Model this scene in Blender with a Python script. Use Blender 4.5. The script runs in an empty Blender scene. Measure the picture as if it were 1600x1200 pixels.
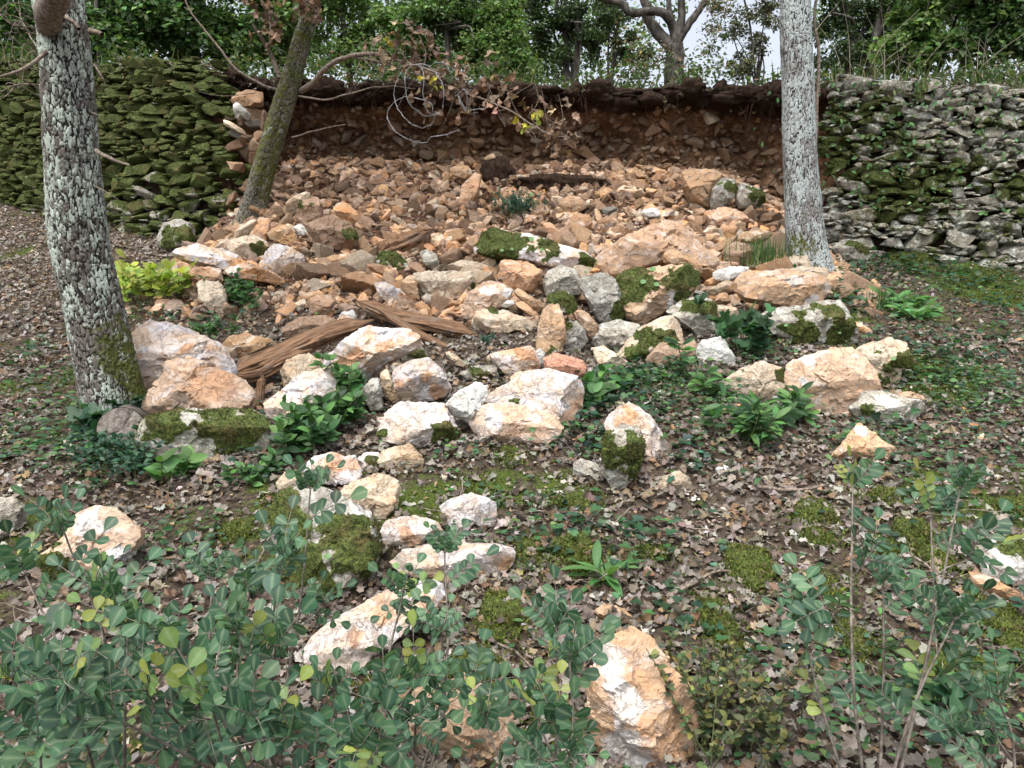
import bpy, bmesh, math
import numpy as np
from mathutils import Vector, Matrix

# ------------------------------------------------------------ camera, sky, sun, exposure
scene = bpy.context.scene
C = scene.collection
PITCH = math.radians(8.0); FPX = 1204.0; CAM = np.array([0.0, 0.0, 1.6])
cd = bpy.data.cameras.new('camera'); cam = bpy.data.objects.new('camera', cd); C.objects.link(cam)
cd.sensor_width = 36.0; cd.lens = 36.0 * FPX / 1600.0; cd.clip_start = 0.05; cd.clip_end = 500
cam.location = CAM; cam.rotation_euler = (math.radians(90) - PITCH, 0, 0)
scene.camera = cam
SUN_EL, SUN_ROT = 66.0, 205.0
w = bpy.data.worlds.new('World'); scene.world = w; w.use_nodes = True
nt = w.node_tree; bg = nt.nodes['Background']
sky = nt.nodes.new('ShaderNodeTexSky'); sky.sky_type = 'NISHITA'; sky.sun_disc = False
sky.sun_elevation = math.radians(SUN_EL); sky.sun_rotation = math.radians(SUN_ROT)
sky.air_density = 1.0; sky.dust_density = 6.0; sky.ozone_density = 1.0
hs = nt.nodes.new('ShaderNodeHueSaturation'); hs.inputs['Saturation'].default_value = .42; hs.inputs['Value'].default_value = 1.5   # thin high cloud
nt.links.new(sky.outputs[0], hs.inputs['Color']); nt.links.new(hs.outputs[0], bg.inputs[0]); bg.inputs[1].default_value = 0.115
sd = bpy.data.lights.new('sun', 'SUN'); sun = bpy.data.objects.new('sun', sd); C.objects.link(sun)
sd.energy = 1.15; sd.angle = math.radians(34); sd.color = (1.0, 0.96, 0.9)
_el, _ro = math.radians(SUN_EL), math.radians(SUN_ROT)
sdir = Vector((math.sin(_ro) * math.cos(_el), math.cos(_ro) * math.cos(_el), math.sin(_el)))
sun.rotation_euler = sdir.to_track_quat('Z', 'Y').to_euler()
scene.view_settings.view_transform = 'Standard'; scene.view_settings.look = 'None'
scene.view_settings.exposure = 0.92; scene.view_settings.gamma = 1.0
scene.render.engine = 'CYCLES'
scene.cycles.max_bounces = 5; scene.cycles.diffuse_bounces = 3; scene.cycles.glossy_bounces = 2
scene.cycles.transmission_bounces = 2; scene.cycles.transparent_max_bounces = 4
scene.cycles.use_denoising = True

rng = np.random.default_rng(11)

# ------------------------------------------------------------ projection helpers
cp, sp = math.cos(PITCH), math.sin(PITCH)
CF = np.array([0, cp, -sp]); CU = np.array([0, sp, cp]); CR = np.array([1.0, 0, 0])
def ray(px, py):
    u = (px - 800) / FPX; v = (600 - py) / FPX
    return CF + u * CR + v * CU
def P(px, py, Y):
    """the world point seen at pixel (px, py) of the photo at forward distance Y"""
    r = ray(px, py); return CAM + r * (Y / r[1])
def project(p):
    d = np.asarray(p) - CAM
    z = d @ CF
    return 800 + FPX * (d @ CR) / z, 600 - FPX * (d @ CU) / z

# ------------------------------------------------------------ noise
_T = np.random.default_rng(5).random(4096)
_G = np.random.default_rng(6).random((4096, 3))
def _h(ix, iy, iz):
    return (ix * 73856093 ^ iy * 19349663 ^ iz * 83492791) & 4095
def vnoise(p):
    i = np.floor(p).astype(np.int64); f = p - i; f = f * f * (3 - 2 * f)
    out = 0
    for dx in (0, 1):
        wx = f[:, 0] if dx else 1 - f[:, 0]
        for dy in (0, 1):
            wy = f[:, 1] if dy else 1 - f[:, 1]
            for dz in (0, 1):
                wz = f[:, 2] if dz else 1 - f[:, 2]
                out = out + wx * wy * wz * _T[_h(i[:, 0] + dx, i[:, 1] + dy, i[:, 2] + dz)]
    return out * 2 - 1
def fbm(p, octv=4, gain=.5):
    p = np.asarray(p, float); a, s, t = 1.0, 0, 0
    for k in range(octv):
        s = s + a * vnoise(p * (2.03 ** k) + 17.3 * k); t += a; a *= gain
    return s / t
def cellular(p):
    i = np.floor(p).astype(np.int64); f1 = np.full(len(p), 9.0); f2 = f1.copy(); idv = np.zeros(len(p))
    for dx in (-1, 0, 1):
        for dy in (-1, 0, 1):
            for dz in (-1, 0, 1):
                c = i + (dx, dy, dz); h = _h(c[:, 0], c[:, 1], c[:, 2])
                d = np.linalg.norm(c + _G[h] - p, axis=1)
                n = d < f1
                f2 = np.where(n, f1, np.minimum(f2, d)); idv = np.where(n, _T[(h * 7 + 13) & 4095], idv)
                f1 = np.where(n, d, f1)
    return f1, f2, idv
def facets(p, k=1.0):
    i = np.floor(p).astype(np.int64); f1 = np.full(len(p), 9.0); out = np.zeros(len(p))
    for dx in (-1, 0, 1):
        for dy in (-1, 0, 1):
            for dz in (-1, 0, 1):
                c = i + (dx, dy, dz); h = _h(c[:, 0], c[:, 1], c[:, 2]); v = p - (c + _G[h]); d = np.linalg.norm(v, axis=1)
                g = _G[(h * 5 + 77) & 4095] * 2 - 1
                n = d < f1; out = np.where(n, (v * g).sum(1) + (g[:, 0] - g[:, 1]) * .12, out); f1 = np.where(n, d, f1)
    return out
def sm(a, b, x):
    t = np.clip((x - a) / (b - a), 0, 1); return t * t * (3 - 2 * t)

# ------------------------------------------------------------ object helpers
def meta(o, label=None, cat=None, group=None, kind=None):
    if label: o['label'] = label
    if cat: o['category'] = cat
    if group: o['group'] = group
    if kind: o['kind'] = kind
    return o
def empty(name, loc, label, cat, group=None):
    o = bpy.data.objects.new(name, None); C.objects.link(o); o.location = loc; o.empty_display_size = .1
    return meta(o, label, cat, group)
def mesh_np(name, V, F=None, mat=None, parent=None, attrs=None, smooth=False, loops=None, loc=None):
    """V (n,3); F (m,k) array, or loops=(indices, totals)"""
    me = bpy.data.meshes.new(name); V = np.asarray(V, np.float32)
    if loops is None:
        F = np.asarray(F, np.int32); idx = F.ravel(); tot = np.full(len(F), F.shape[1], np.int32)
    else:
        idx, tot = loops
    me.vertices.add(len(V)); me.vertices.foreach_set('co', V.ravel())
    me.loops.add(len(idx)); me.loops.foreach_set('vertex_index', idx.astype(np.int32))
    me.polygons.add(len(tot)); st = np.concatenate([[0], np.cumsum(tot)[:-1]]).astype(np.int32)
    me.polygons.foreach_set('loop_start', st); me.polygons.foreach_set('loop_total', tot.astype(np.int32))
    me.polygons.foreach_set('use_smooth', np.full(len(tot), bool(smooth)))
    for k, a in (attrs or {}).items():
        a = np.asarray(a, np.float32)
        if a.ndim == 1:
            at = me.attributes.new(k, 'FLOAT', 'POINT'); at.data.foreach_set('value', a)
        else:
            if a.shape[1] == 3: a = np.hstack([a, np.ones((len(a), 1), np.float32)])
            at = me.attributes.new(k, 'FLOAT_COLOR', 'POINT'); at.data.foreach_set('color', a.ravel())
    me.update(calc_edges=True); me.validate()
    if mat: me.materials.append(mat)
    o = bpy.data.objects.new(name, me); C.objects.link(o)
    if parent is not None: o.parent = parent
    if loc is not None: o.location = loc
    return o
def nrm(a): return a / np.maximum(np.linalg.norm(a, axis=-1, keepdims=True), 1e-9)
def frames(direction, up, roll=None):
    """X across, Y along direction, Z about 'up'"""
    Y = nrm(direction); X = nrm(np.cross(Y, up)); Z = np.cross(X, Y)
    if roll is not None:
        c, s = np.cos(roll)[:, None], np.sin(roll)[:, None]
        X, Z = X * c + Z * s, Z * c - X * s
    return X, Y, Z
class Batch:
    def __init__(s): s.V = []; s.I = []; s.T = []; s.A = {}; s.n = 0
    def add(s, tv, tf, pos, X, Y, Z, scale, col=None, extra=None):
        pos = np.asarray(pos, float); N = len(pos)
        if N == 0: return
        scale = np.asarray(scale, float)
        if scale.ndim == 0: scale = np.full(N, float(scale))
        if scale.ndim == 1: scale = np.repeat(scale[:, None], 3, 1)
        tv = np.asarray(tv, float); k = len(tv)
        V = pos[:, None] + (tv[None, :, 0:1] * scale[:, None, 0:1]) * X[:, None] + (tv[None, :, 1:2] * scale[:, None, 1:2]) * Y[:, None] + (tv[None, :, 2:3] * scale[:, None, 2:3]) * Z[:, None]
        s.V.append(V.reshape(-1, 3))
        base = np.concatenate([np.asarray(f) for f in tf]); tot = np.array([len(f) for f in tf])
        s.I.append((base[None] + (np.arange(N) * k)[:, None]).ravel() + s.n); s.T.append(np.tile(tot, N)); s.n += N * k
        if col is not None: s.A.setdefault('col', []).append(np.repeat(np.asarray(col, float), k, 0))
        for kk, v in (extra or {}).items():
            v = np.asarray(v, float)
            s.A.setdefault(kk, []).append(np.repeat(v, k) if v.ndim == 1 else v.ravel())
    def build(s, name, mat, parent=None, smooth=False, loc=None):
        V = np.concatenate(s.V)
        if loc is not None: V = V - np.asarray(loc)
        return mesh_np(name, V, None, mat, parent, {k: np.concatenate(a) for k, a in s.A.items()}, smooth,
                       (np.concatenate(s.I), np.concatenate(s.T)), loc)
def vary(base, n, dv=.25, dh=.08, r=rng):
    c = np.tile(np.asarray(base, float), (n, 1)) * np.exp(r.normal(0, dv, (n, 1))) * np.exp(r.normal(0, dh, (n, 3)))
    return np.clip(c, 0.002, .85)
def pick(cols, n, p=None, dv=.22, dh=.06, r=rng):
    cols = np.asarray(cols, float); i = r.choice(len(cols), n, p=p)
    return np.clip(cols[i] * np.exp(r.normal(0, dv, (n, 1))) * np.exp(r.normal(0, dh, (n, 3))), .002, .85)
def tube(pts, rad, nseg=8, wob=0, r=rng):
    pts = np.asarray(pts, float); n = len(pts); rad = np.broadcast_to(rad, n)
    T = nrm(np.gradient(pts, axis=0)); ref = np.array([0.31, .2, .93])
    X = nrm(np.cross(T, ref)); Yv = np.cross(T, X)
    a = np.linspace(0, 2 * np.pi, nseg, endpoint=False)
    rr = rad[:, None] * (1 + wob * r.normal(0, 1, (n, nseg)))
    V = pts[:, None] + rr[..., None] * (np.cos(a)[None, :, None] * X[:, None] + np.sin(a)[None, :, None] * Yv[:, None])
    V = V.reshape(-1, 3); i = np.arange(n - 1)[:, None] * nseg; j = np.arange(nseg)[None]; j2 = (j + 1) % nseg
    F = np.stack([i + j, i + j2, i + nseg + j2, i + nseg + j], -1).reshape(-1, 4)
    return V, F
def spline(ctrl, n):
    """Catmull-Rom through the control rows (any number of columns)"""
    c = np.asarray(ctrl, float)
    if len(c) == 2: return c[0] + (c[1] - c[0]) * np.linspace(0, 1, n)[:, None]
    c = np.vstack([2 * c[0] - c[1], c, 2 * c[-1] - c[-2]]); m = len(c) - 3
    t = np.linspace(0, m - 1e-6, n); i = t.astype(int); f = (t - i)[:, None]
    a, b, d, e = c[i], c[i + 1], c[i + 2], c[i + 3]
    return .5 * (2 * b + (d - a) * f + (2 * a - 5 * b + 4 * d - e) * f ** 2 + (3 * b - a - 3 * d + e) * f ** 3)
class Tubes:
    def __init__(s): s.V = []; s.F = []; s.n = 0
    def add(s, pts, rad, nseg=6, wob=0):
        V, F = tube(pts, rad, nseg, wob); s.V.append(V); s.F.append(F + s.n); s.n += len(V)
    def build(s, name, mat, parent=None, loc=None):
        V = np.concatenate(s.V)
        if loc is not None: V = V - np.asarray(loc)
        return mesh_np(name, V, np.concatenate(s.F), mat, parent, None, True, None, loc)

# ------------------------------------------------------------ materials
def nodes(name):
    m = bpy.data.materials.new(name); m.use_nodes = True; t = m.node_tree
    b = t.nodes['Principled BSDF']; b.inputs['Roughness'].default_value = .85; b.inputs['Specular IOR Level'].default_value = .3
    return m, t, b
class G:
    """tiny node graph helper"""
    def __init__(s, t): s.t = t
    def n(s, typ, **kw):
        x = s.t.nodes.new(typ)
        for k, v in kw.items(): setattr(x, k, v)
        return x
    def set(s, sock, v):
        if isinstance(v, bpy.types.NodeSocket): s.t.links.new(v, sock)
        elif v is not None: sock.default_value = v if not (isinstance(v, tuple) and len(v) == 3 and sock.type == 'RGBA') else (*v, 1)
    def noise(s, vec, scale, detail=4, rough=.55, w=None, dist=0):
        x = s.n('ShaderNodeTexNoise', noise_dimensions='4D' if w is not None else '3D')
        s.set(x.inputs['Vector'], vec); x.inputs['Scale'].default_value = scale
        x.inputs['Detail'].default_value = detail; x.inputs['Roughness'].default_value = rough; x.inputs['Distortion'].default_value = dist
        if w is not None: s.set(x.inputs['W'], w)
        return x.outputs['Fac']
    def vor(s, vec, scale, feature='F1', out='Distance'):
        x = s.n('ShaderNodeTexVoronoi', feature=feature); s.set(x.inputs['Vector'], vec); x.inputs['Scale'].default_value = scale
        return x.outputs[out]
    def ramp(s, f, a, b, lo=0., hi=1.):
        x = s.n('ShaderNodeMapRange', interpolation_type='SMOOTHSTEP'); s.set(x.inputs[0], f)
        x.inputs[1].default_value = a; x.inputs[2].default_value = b; x.inputs[3].default_value = lo; x.inputs[4].default_value = hi
        return x.outputs[0]
    def mix(s, f, a, b, blend='MIX'):
        x = s.n('ShaderNodeMix', data_type='RGBA', blend_type=blend); s.set(x.inputs[0], f); s.set(x.inputs[6], a); s.set(x.inputs[7], b)
        return x.outputs[2]
    def m(s, op, a, b=None):
        x = s.n('ShaderNodeMath', operation=op); s.set(x.inputs[0], a)
        if b is not None: s.set(x.inputs[1], b)
        return x.outputs[0]
    def attr(s, name, out='Fac'): return s.n('ShaderNodeAttribute', attribute_name=name).outputs[out]
    def bump(s, h, strength, dist, normal=None):
        x = s.n('ShaderNodeBump'); x.inputs['Strength'].default_value = strength; x.inputs['Distance'].default_value = dist
        s.set(x.inputs['Height'], h)
        if normal is not None: s.set(x.inputs['Normal'], normal)
        return x.outputs[0]
    def scalev(s, vec, v):
        x = s.n('ShaderNodeMapping'); s.set(x.inputs[0], vec); x.inputs['Scale'].default_value = v; return x.outputs[0]

MOSS_D, MOSS_L = (.028, .045, .010), (.105, .135, .025)
def rock_mat(name, c1, c2, c3, dirt=(.17, .10, .052), dirt_amt=.35, lichen=0., scale=1.):
    """c1 main, c2 patches, c3 veins; dirt stains; lichen spots; moss where the vertex attribute says so"""
    m, t, b = nodes(name); g = G(t)
    tc = g.n('ShaderNodeTexCoord').outputs['Object']; rnd = g.n('ShaderNodeObjectInfo').outputs['Random']
    W = g.m('MULTIPLY', rnd, 37.0)
    if dirt_amt < 0: W = None; 
    n1 = g.noise(tc, 3.6 * scale, 5, .62, W, 1.6); n2 = g.noise(tc, 13 * scale, 6, .65, W, .6); n3 = g.noise(tc, 60, 4, .6, W)
    st = g.noise(g.scalev(tc, (7, 7, 12)), 1.0 * scale, 6, .62, W, .8)
    col = g.mix(g.ramp(n1, .38, .64), c1, c2)
    col = g.mix(g.ramp(st, .50, .68, 0, .75), col, c3)
    vein = g.m('ABSOLUTE', g.m('SUBTRACT', n2, .5))
    col = g.mix(g.ramp(vein, .0, .02, .35, 0), col, tuple(x * .45 for x in c3))
    col = g.mix(g.ramp(n2, .52, .68, 0, abs(dirt_amt)), col, dirt)
    col = g.mix(g.ramp(n3, .4, .75, 0, .22), col, g.mix(.5, col, (.80, .78, .76)))
    sep = g.vor(tc, 55, 'F1')
    col = g.mix(g.ramp(sep, .05, .16, .2, 0), col, (.10, .06, .04))
    if lichen > 0:
        l1 = g.noise(tc, 22, 5, .7, W); 
        col = g.mix(g.ramp(l1, .50, .60, 0, lichen), col, (.50, .52, .47))
        l2 = g.noise(tc, 34, 5, .7, W); col = g.mix(g.ramp(l2, .56, .64, 0, lichen * .9), col, (.045, .045, .035))
    pf = g.ramp(g.m('ADD', g.attr('pale'), g.m('MULTIPLY', g.m('SUBTRACT', n2, .5), 1.5)), .30, .80, 0, .9)
    col = g.mix(pf, col, g.mix(g.ramp(st, .4, .6), (.66, .66, .68), (.56, .52, .47)))
    rf = g.ramp(g.m('ADD', g.attr('rust'), g.m('MULTIPLY', g.m('SUBTRACT', n2, .5), 1.6)), .25, .85, 0, .8)
    col = g.mix(rf, col, g.mix(g.ramp(st, .4, .6), (.54, .29, .145), (.40, .22, .12)))
    hv = g.n('ShaderNodeHueSaturation'); g.set(hv.inputs['Color'], col); hv.inputs['Hue'].default_value = .5
    g.set(hv.inputs['Value'], g.m('ADD', g.m('MULTIPLY', rnd, .34), g.m('ADD', g.attr('tint'), .80))); g.set(hv.inputs['Saturation'], g.m('ADD', g.m('MULTIPLY', g.m('FRACT', g.m('MULTIPLY', rnd, 7.3)), .24), g.m('ADD', g.attr('tint'), .86)))
    col = hv.outputs[0]
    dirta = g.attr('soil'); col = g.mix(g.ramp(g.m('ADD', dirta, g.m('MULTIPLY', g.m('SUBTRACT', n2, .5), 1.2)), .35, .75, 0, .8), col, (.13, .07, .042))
    ms = g.attr('moss'); mn = g.noise(tc, 40, 5, .7)
    mf = g.ramp(g.m('ADD', ms, g.m('MULTIPLY', g.m('SUBTRACT', mn, .5), .9)), .42, .56)
    mcol = g.mix(g.ramp(g.noise(tc, 70, 4, .7), .35, .7), MOSS_D, MOSS_L)
    mcol = g.mix(g.ramp(g.noise(tc, 9, 3, .6), .5, .7, 0, .6), mcol, (.11, .075, .03))
    col = g.mix(mf, col, mcol)
    g.set(b.inputs['Base Color'], col)
    h = g.m('ADD', g.m('MULTIPLY', n2, 1.3), g.m('MULTIPLY', n3, .30))
    h = g.m('ADD', h, g.m('MULTIPLY', g.ramp(vein, 0, .03), .25)); h = g.m('ADD', h, g.m('MULTIPLY', g.ramp(st, .45, .6), .25))
    nb = g.bump(h, .85, .015)
    nb = g.bump(g.noise(tc, 190, 3, .7), .5, .003, nb)
    g.set(b.inputs['Normal'], nb); b.inputs['Roughness'].default_value = .78
    return m
ROCK = {
 'white':  rock_mat('limestone_white', (.58, .565, .58), (.53, .40, .285), (.50, .29, .15), dirt=(.45, .26, .14), dirt_amt=.30),
 'cream':  rock_mat('limestone_cream', (.55, .475, .36), (.44, .33, .22), (.44, .27, .14), dirt_amt=.35),
 'orange': rock_mat('limestone_orange', (.50, .30, .16), (.44, .225, .105), (.62, .55, .49), dirt_amt=.30),
 'peach':  rock_mat('limestone_peach', (.53, .37, .245), (.48, .295, .175), (.62, .56, .54), dirt_amt=.28),
 'tan':    rock_mat('limestone_tan', (.43, .28, .155), (.38, .22, .11), (.56, .47, .38), dirt_amt=.32),
 'brown':  rock_mat('limestone_brown', (.31, .195, .115), (.25, .145, .08), (.41, .295, .20), dirt_amt=.4),
 'red':    rock_mat('limestone_red', (.44, .20, .115), (.40, .17, .095), (.50, .30, .2), dirt_amt=.25),
 'grey':   rock_mat('limestone_grey', (.32, .30, .255), (.24, .215, .17), (.44, .41, .34), dirt=(.10, .09, .06), dirt_amt=.4, lichen=.75),
 'pure':   rock_mat('limestone_pale', (.62, .63, .61), (.56, .55, .50), (.60, .54, .45), dirt_amt=.10),
 'wall':   rock_mat('wall_stone', (.26, .24, .19), (.16, .145, .11), (.42, .39, .32), dirt=(.09, .085, .045), dirt_amt=.6, lichen=.95, scale=1.6),
}
def leaf_mat(name, trans=.35, rough=.5):
    m, t, b = nodes(name); g = G(t); col = g.attr('col', 'Color'); rib = g.m('POWER', g.attr('rib'), 5.0)
    col = g.mix(g.m('MULTIPLY', rib, .5), col, (.30, .38, .24)); col = g.mix(g.ramp(g.noise(g.n('ShaderNodeTexCoord').outputs['Object'], 90, 3, .6), .3, .75, 0, .35), col, g.mix(1.0, col, (.55, .55, .5), 'MULTIPLY')); g.set(b.inputs['Base Color'], col)
    b.inputs['Roughness'].default_value = rough; b.inputs['Specular IOR Level'].default_value = .35
    out = t.nodes['Material Output']; tr = g.n('ShaderNodeBsdfTranslucent')
    g.set(tr.inputs['Color'], g.mix(1.0, col, (1.25, 1.35, .7), 'MULTIPLY')); mx = g.n('ShaderNodeMixShader'); mx.inputs[0].default_value = trans
    t.links.new(b.outputs[0], mx.inputs[1]); t.links.new(tr.outputs[0], mx.inputs[2]); t.links.new(mx.outputs[0], out.inputs['Surface'])
    return m
LEAF = leaf_mat('living_leaf'); DRY = leaf_mat('dry_leaf', .12, .7); MOSSM = leaf_mat('moss_fronds', .25, .8); 
def plain_mat(name, c1, c2, scale=30, bump=.004, stretch=(1, 1, 1), rough=.85):
    m, t, b = nodes(name); g = G(t); tc = g.scalev(g.n('ShaderNodeTexCoord').outputs['Object'], stretch)
    n = g.noise(tc, scale, 6, .65); g.set(b.inputs['Base Color'], g.mix(g.ramp(n, .38, .64), c1, c2))
    g.set(b.inputs['Normal'], g.bump(n, .9, bump)); b.inputs['Roughness'].default_value = rough; return m
TWIG = plain_mat('twig_bark', (.10, .075, .055), (.26, .22, .18), 60, .002)
STEM = plain_mat('green_stem', (.06, .09, .035), (.14, .16, .07), 60, .001)
ROOT = plain_mat('root_skin', (.045, .025, .018), (.11, .06, .04), 40, .002)
WIREM = plain_mat('galvanised_wire', (.16, .16, .165), (.32, .32, .33), 50, .001, rough=.45)
BARKD = plain_mat('distant_bark', (.035, .03, .025), (.12, .11, .095), 18, .01, (1, 1, .35))
def soil_mat(name, c1, c2, c3):
    m, t, b = nodes(name); g = G(t); tc = g.n('ShaderNodeTexCoord').outputs['Object']
    n1 = g.noise(tc, 2.2, 5, .6); n2 = g.noise(tc, 28, 6, .7); n3 = g.noise(tc, 110, 4, .7)
    col = g.mix(g.ramp(n2, .35, .68), c1, c2); col = g.mix(g.ramp(n3, .5, .7, 0, .7), col, c3)
    ms = g.attr('moss'); mf = g.ramp(g.m('ADD', ms, g.m('MULTIPLY', g.m('SUBTRACT', g.noise(tc, 14, 6, .7), .5), 1.3)), .5, .7)
    col = g.mix(mf, col, g.mix(g.ramp(n3, .35, .7), (.035, .055, .012), (.10, .14, .03)))
    g.set(b.inputs['Base Color'], col)
    g.set(b.inputs['Normal'], g.bump(g.m('ADD', n2, g.m('MULTIPLY', n3, .5)), 1.0, .02)); b.inputs['Roughness'].default_value = .95; b.inputs['Specular IOR Level'].default_value = .1
    return m
SOIL = soil_mat('ground_soil', (.055, .036, .026), (.12, .08, .058), (.17, .13, .10))
BANK = soil_mat('bank_soil', (.016, .011, .008), (.052, .034, .024), (.12, .075, .05))
SCREE = soil_mat('scree_soil', (.09, .05, .034), (.20, .115, .075), (.28, .18, .12))
def bank_mat():
    m, t, b = nodes('bare_bank_earth'); g = G(t); tc = g.n('ShaderNodeTexCoord').outputs['Object']
    n1 = g.noise(tc, 4.5, 5, .65); n2 = g.noise(tc, 26, 6, .7); n3 = g.noise(g.scalev(tc, (1, 1, .4)), 90, 4, .7)
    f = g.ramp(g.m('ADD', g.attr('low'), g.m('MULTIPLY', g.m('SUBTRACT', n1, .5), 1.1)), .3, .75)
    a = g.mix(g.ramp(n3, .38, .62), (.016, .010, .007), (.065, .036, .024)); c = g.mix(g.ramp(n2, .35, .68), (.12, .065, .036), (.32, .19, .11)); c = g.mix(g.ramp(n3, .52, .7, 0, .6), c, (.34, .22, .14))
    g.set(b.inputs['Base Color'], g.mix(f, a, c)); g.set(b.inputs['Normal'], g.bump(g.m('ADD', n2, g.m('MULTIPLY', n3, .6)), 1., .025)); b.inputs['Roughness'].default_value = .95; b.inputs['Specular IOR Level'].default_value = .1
    return m
def bark_mat(name, dark, plate, lichen, lich_lo, moss_bias=0.):
    m, t, b = nodes(name); g = G(t); tc = g.n('ShaderNodeTexCoord').outputs['Object']
    pl = g.attr('plate'); cid = g.attr('cid'); mo = g.attr('moss')
    f = g.noise(tc, 90, 5, .7); f2 = g.noise(g.scalev(tc, (1, 1, .6)), 5.5, 6, .68)
    col = g.mix(g.ramp(g.m('ADD', pl, g.m('MULTIPLY', g.m('SUBTRACT', f, .5), .7)), .12, .42), dark, g.mix(g.ramp(f2, .4, .6), plate, tuple(x * .6 for x in plate)))
    sp_ = g.m('ADD', g.m('MULTIPLY', cid, .16), g.m('ADD', g.m('MULTIPLY', f2, 1.0), g.m('MULTIPLY', g.m('SUBTRACT', f, .5), .5)))
    lf = g.m('MULTIPLY', g.ramp(sp_, lich_lo, lich_lo + .10), g.ramp(pl, .16, .38))
    col = g.mix(lf, col, g.mix(g.ramp(f, .35, .65), lichen, tuple(x * .72 for x in lichen)))
    mf = g.ramp(g.m('ADD', mo, g.m('MULTIPLY', g.m('SUBTRACT', g.noise(tc, 24, 6, .75), .5), 1.6)), .5 - moss_bias, .72 - moss_bias)
    col = g.mix(mf, col, g.mix(g.ramp(f, .35, .65), (.035, .042, .010), (.12, .125, .03)))
    g.set(b.inputs['Base Color'], col); g.set(b.inputs['Normal'], g.bump(f, .8, .006)); b.inputs['Roughness'].default_value = .9
    return m
BARK_L = bark_mat('oak_bark_cracked', (.018, .015, .013), (.135, .12, .105), (.46, .52, .45), .545, .06)
BARK_M = bark_mat('oak_bark_mossy', (.03, .026, .018), (.16, .15, .12), (.38, .42, .36), .68, .08)
BARK_R = bark_mat('oak_bark_lichen', (.035, .03, .03), (.20, .19, .18), (.42, .47, .46), .50)
WOOD = None
def wood_mat():
    m, t, b = nodes('rotten_wood'); g = G(t); tc = g.n('ShaderNodeTexCoord').outputs['Generated']
    u = g.attr('gu'); v = g.attr('gv'); cx = g.n('ShaderNodeCombineXYZ'); g.set(cx.inputs[0], u); g.set(cx.inputs[1], v)
    n = g.noise(g.scalev(cx.outputs[0], (7, 1.6, 1)), 1.0, 8, .72, None, .6); n2 = g.noise(g.scalev(cx.outputs[0], (34, 6, 1)), 1., 6, .7, None, .5)
    col = g.mix(g.ramp(n, .38, .60), (.085, .045, .026), (.27, .155, .085)); col = g.mix(g.ramp(n2, .5, .7, 0, .55), col, (.38, .26, .165))
    col = g.mix(g.ramp(g.noise(g.n('ShaderNodeTexCoord').outputs['Object'], 9, 4), .52, .7, 0, .7), col, (.20, .16, .13))
    g.set(b.inputs['Base Color'], col); g.set(b.inputs['Normal'], g.bump(g.m('ADD', n, g.m('MULTIPLY', n2, .4)), .9, .012)); return m
WOOD = wood_mat()

# ------------------------------------------------------------ terrain
WX = [-14, -9, -5.7, -3.36, -2.8, 2.8, 3.1, 4.3, 9, 14]; WY = [12.2, 10.4, 8.63, 7.35, 7.2, 6.9, 6.8, 6.45, 5.3, 4.4]
TX = [-14, -9, -5.7, -3.36, -2, 0, 2.3, 3.1, 4.3, 9, 14]; TZ = [4.4, 4.1, 3.84, 3.51, 3.40, 3.34, 3.30, 3.24, 3.15, 2.95, 2.8]
def yw(x): return np.interp(x, WX, WY)
def ztop(x): return np.interp(x, TX, TZ)
def ybank(x): return yw(x) + .12 + .45 * sm(-3.0, -2.3, x) * (1 - sm(2.2, 3.0, x))
def lateral(x, y): return sm(-3.0, -2.1, x) * (1 - sm(2.1, 2.9, x))
def H(x, y):
    x = np.asarray(x, float); y = np.asarray(y, float)
    yy = np.minimum(y, yw(x) + .7)
    b = .18 * yy + .012 * np.abs(yy) * yy
    mound = lateral(x, yy) * np.clip((yy - 4.9) / 2.8, 0, 1.05) * .56
    p = np.stack([x, y, x * 0], -1).reshape(-1, 3)
    n = (fbm(p * 1.3, 4) * .07 + fbm(p * 7, 3) * .018).reshape(x.shape)
    return b + mound + n
def ground_hit(px, py, dz=0.):
    r = ray(px, py); t = np.linspace(1.0, 12, 1600); q = CAM + r * t[:, None]
    below = q[:, 2] < H(q[:, 0], q[:, 1]) + dz
    i = int(np.argmax(below)) if below.any() else 1100
    return q[i]
def ground_normal(x, y):
    e = .03; return nrm(np.stack([H(x - e, y) - H(x + e, y), H(x, y - e) - H(x, y + e), np.full(np.shape(x), 2 * e)], -1))

def axis(lo, f0, f1, hi, step):
    a = f0 - np.geomspace(.05, f0 - lo + .05, 24)[::-1] + .05 if lo < f0 else np.array([])
    c = f1 + np.geomspace(.05, hi - f1 + .05, 24) - .05
    return np.unique(np.round(np.concatenate([a[:-1], np.arange(f0, f1, step), c]), 4))
xs = axis(-60, -6, 6, 60, .03); ys = axis(-40, .9, 9.0, 70, .03)
XX, YY = np.meshgrid(xs, ys); ZZ = H(XX, YY)
nx, ny = len(xs), len(ys); ii = (np.arange(ny - 1)[:, None] * nx + np.arange(nx - 1)[None])
GF = np.stack([ii, ii + 1, ii + nx + 1, ii + nx], -1).reshape(-1, 4)
gp = np.stack([XX, YY, ZZ], -1).reshape(-1, 3)
def moss_field(x, y):
    p = np.stack([x, y, x * 0 + 3.3], -1)
    right = sm(.3, 2.0, x) * (1 - sm(5.6, 6.8, y)) * .32 + sm(2.4, 3.2, x) * sm(5, 6, y) * .25
    return np.clip(fbm(p * 1.6, 3) * 1.1 + right + .08, 0, 1)
def scree_field(x, y):
    p = np.stack([x, y, x * 0 + 8.3], -1)
    return sm(-2.9, -2.3, x) * (1 - sm(2.3, 2.9, x)) * sm(5.0, 5.7, y + fbm(p * 1.5, 3) * .5 + .12 * x * 0)
gmoss = moss_field(gp[:, 0], gp[:, 1]) * (1 - scree_field(gp[:, 0], gp[:, 1]))
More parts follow.
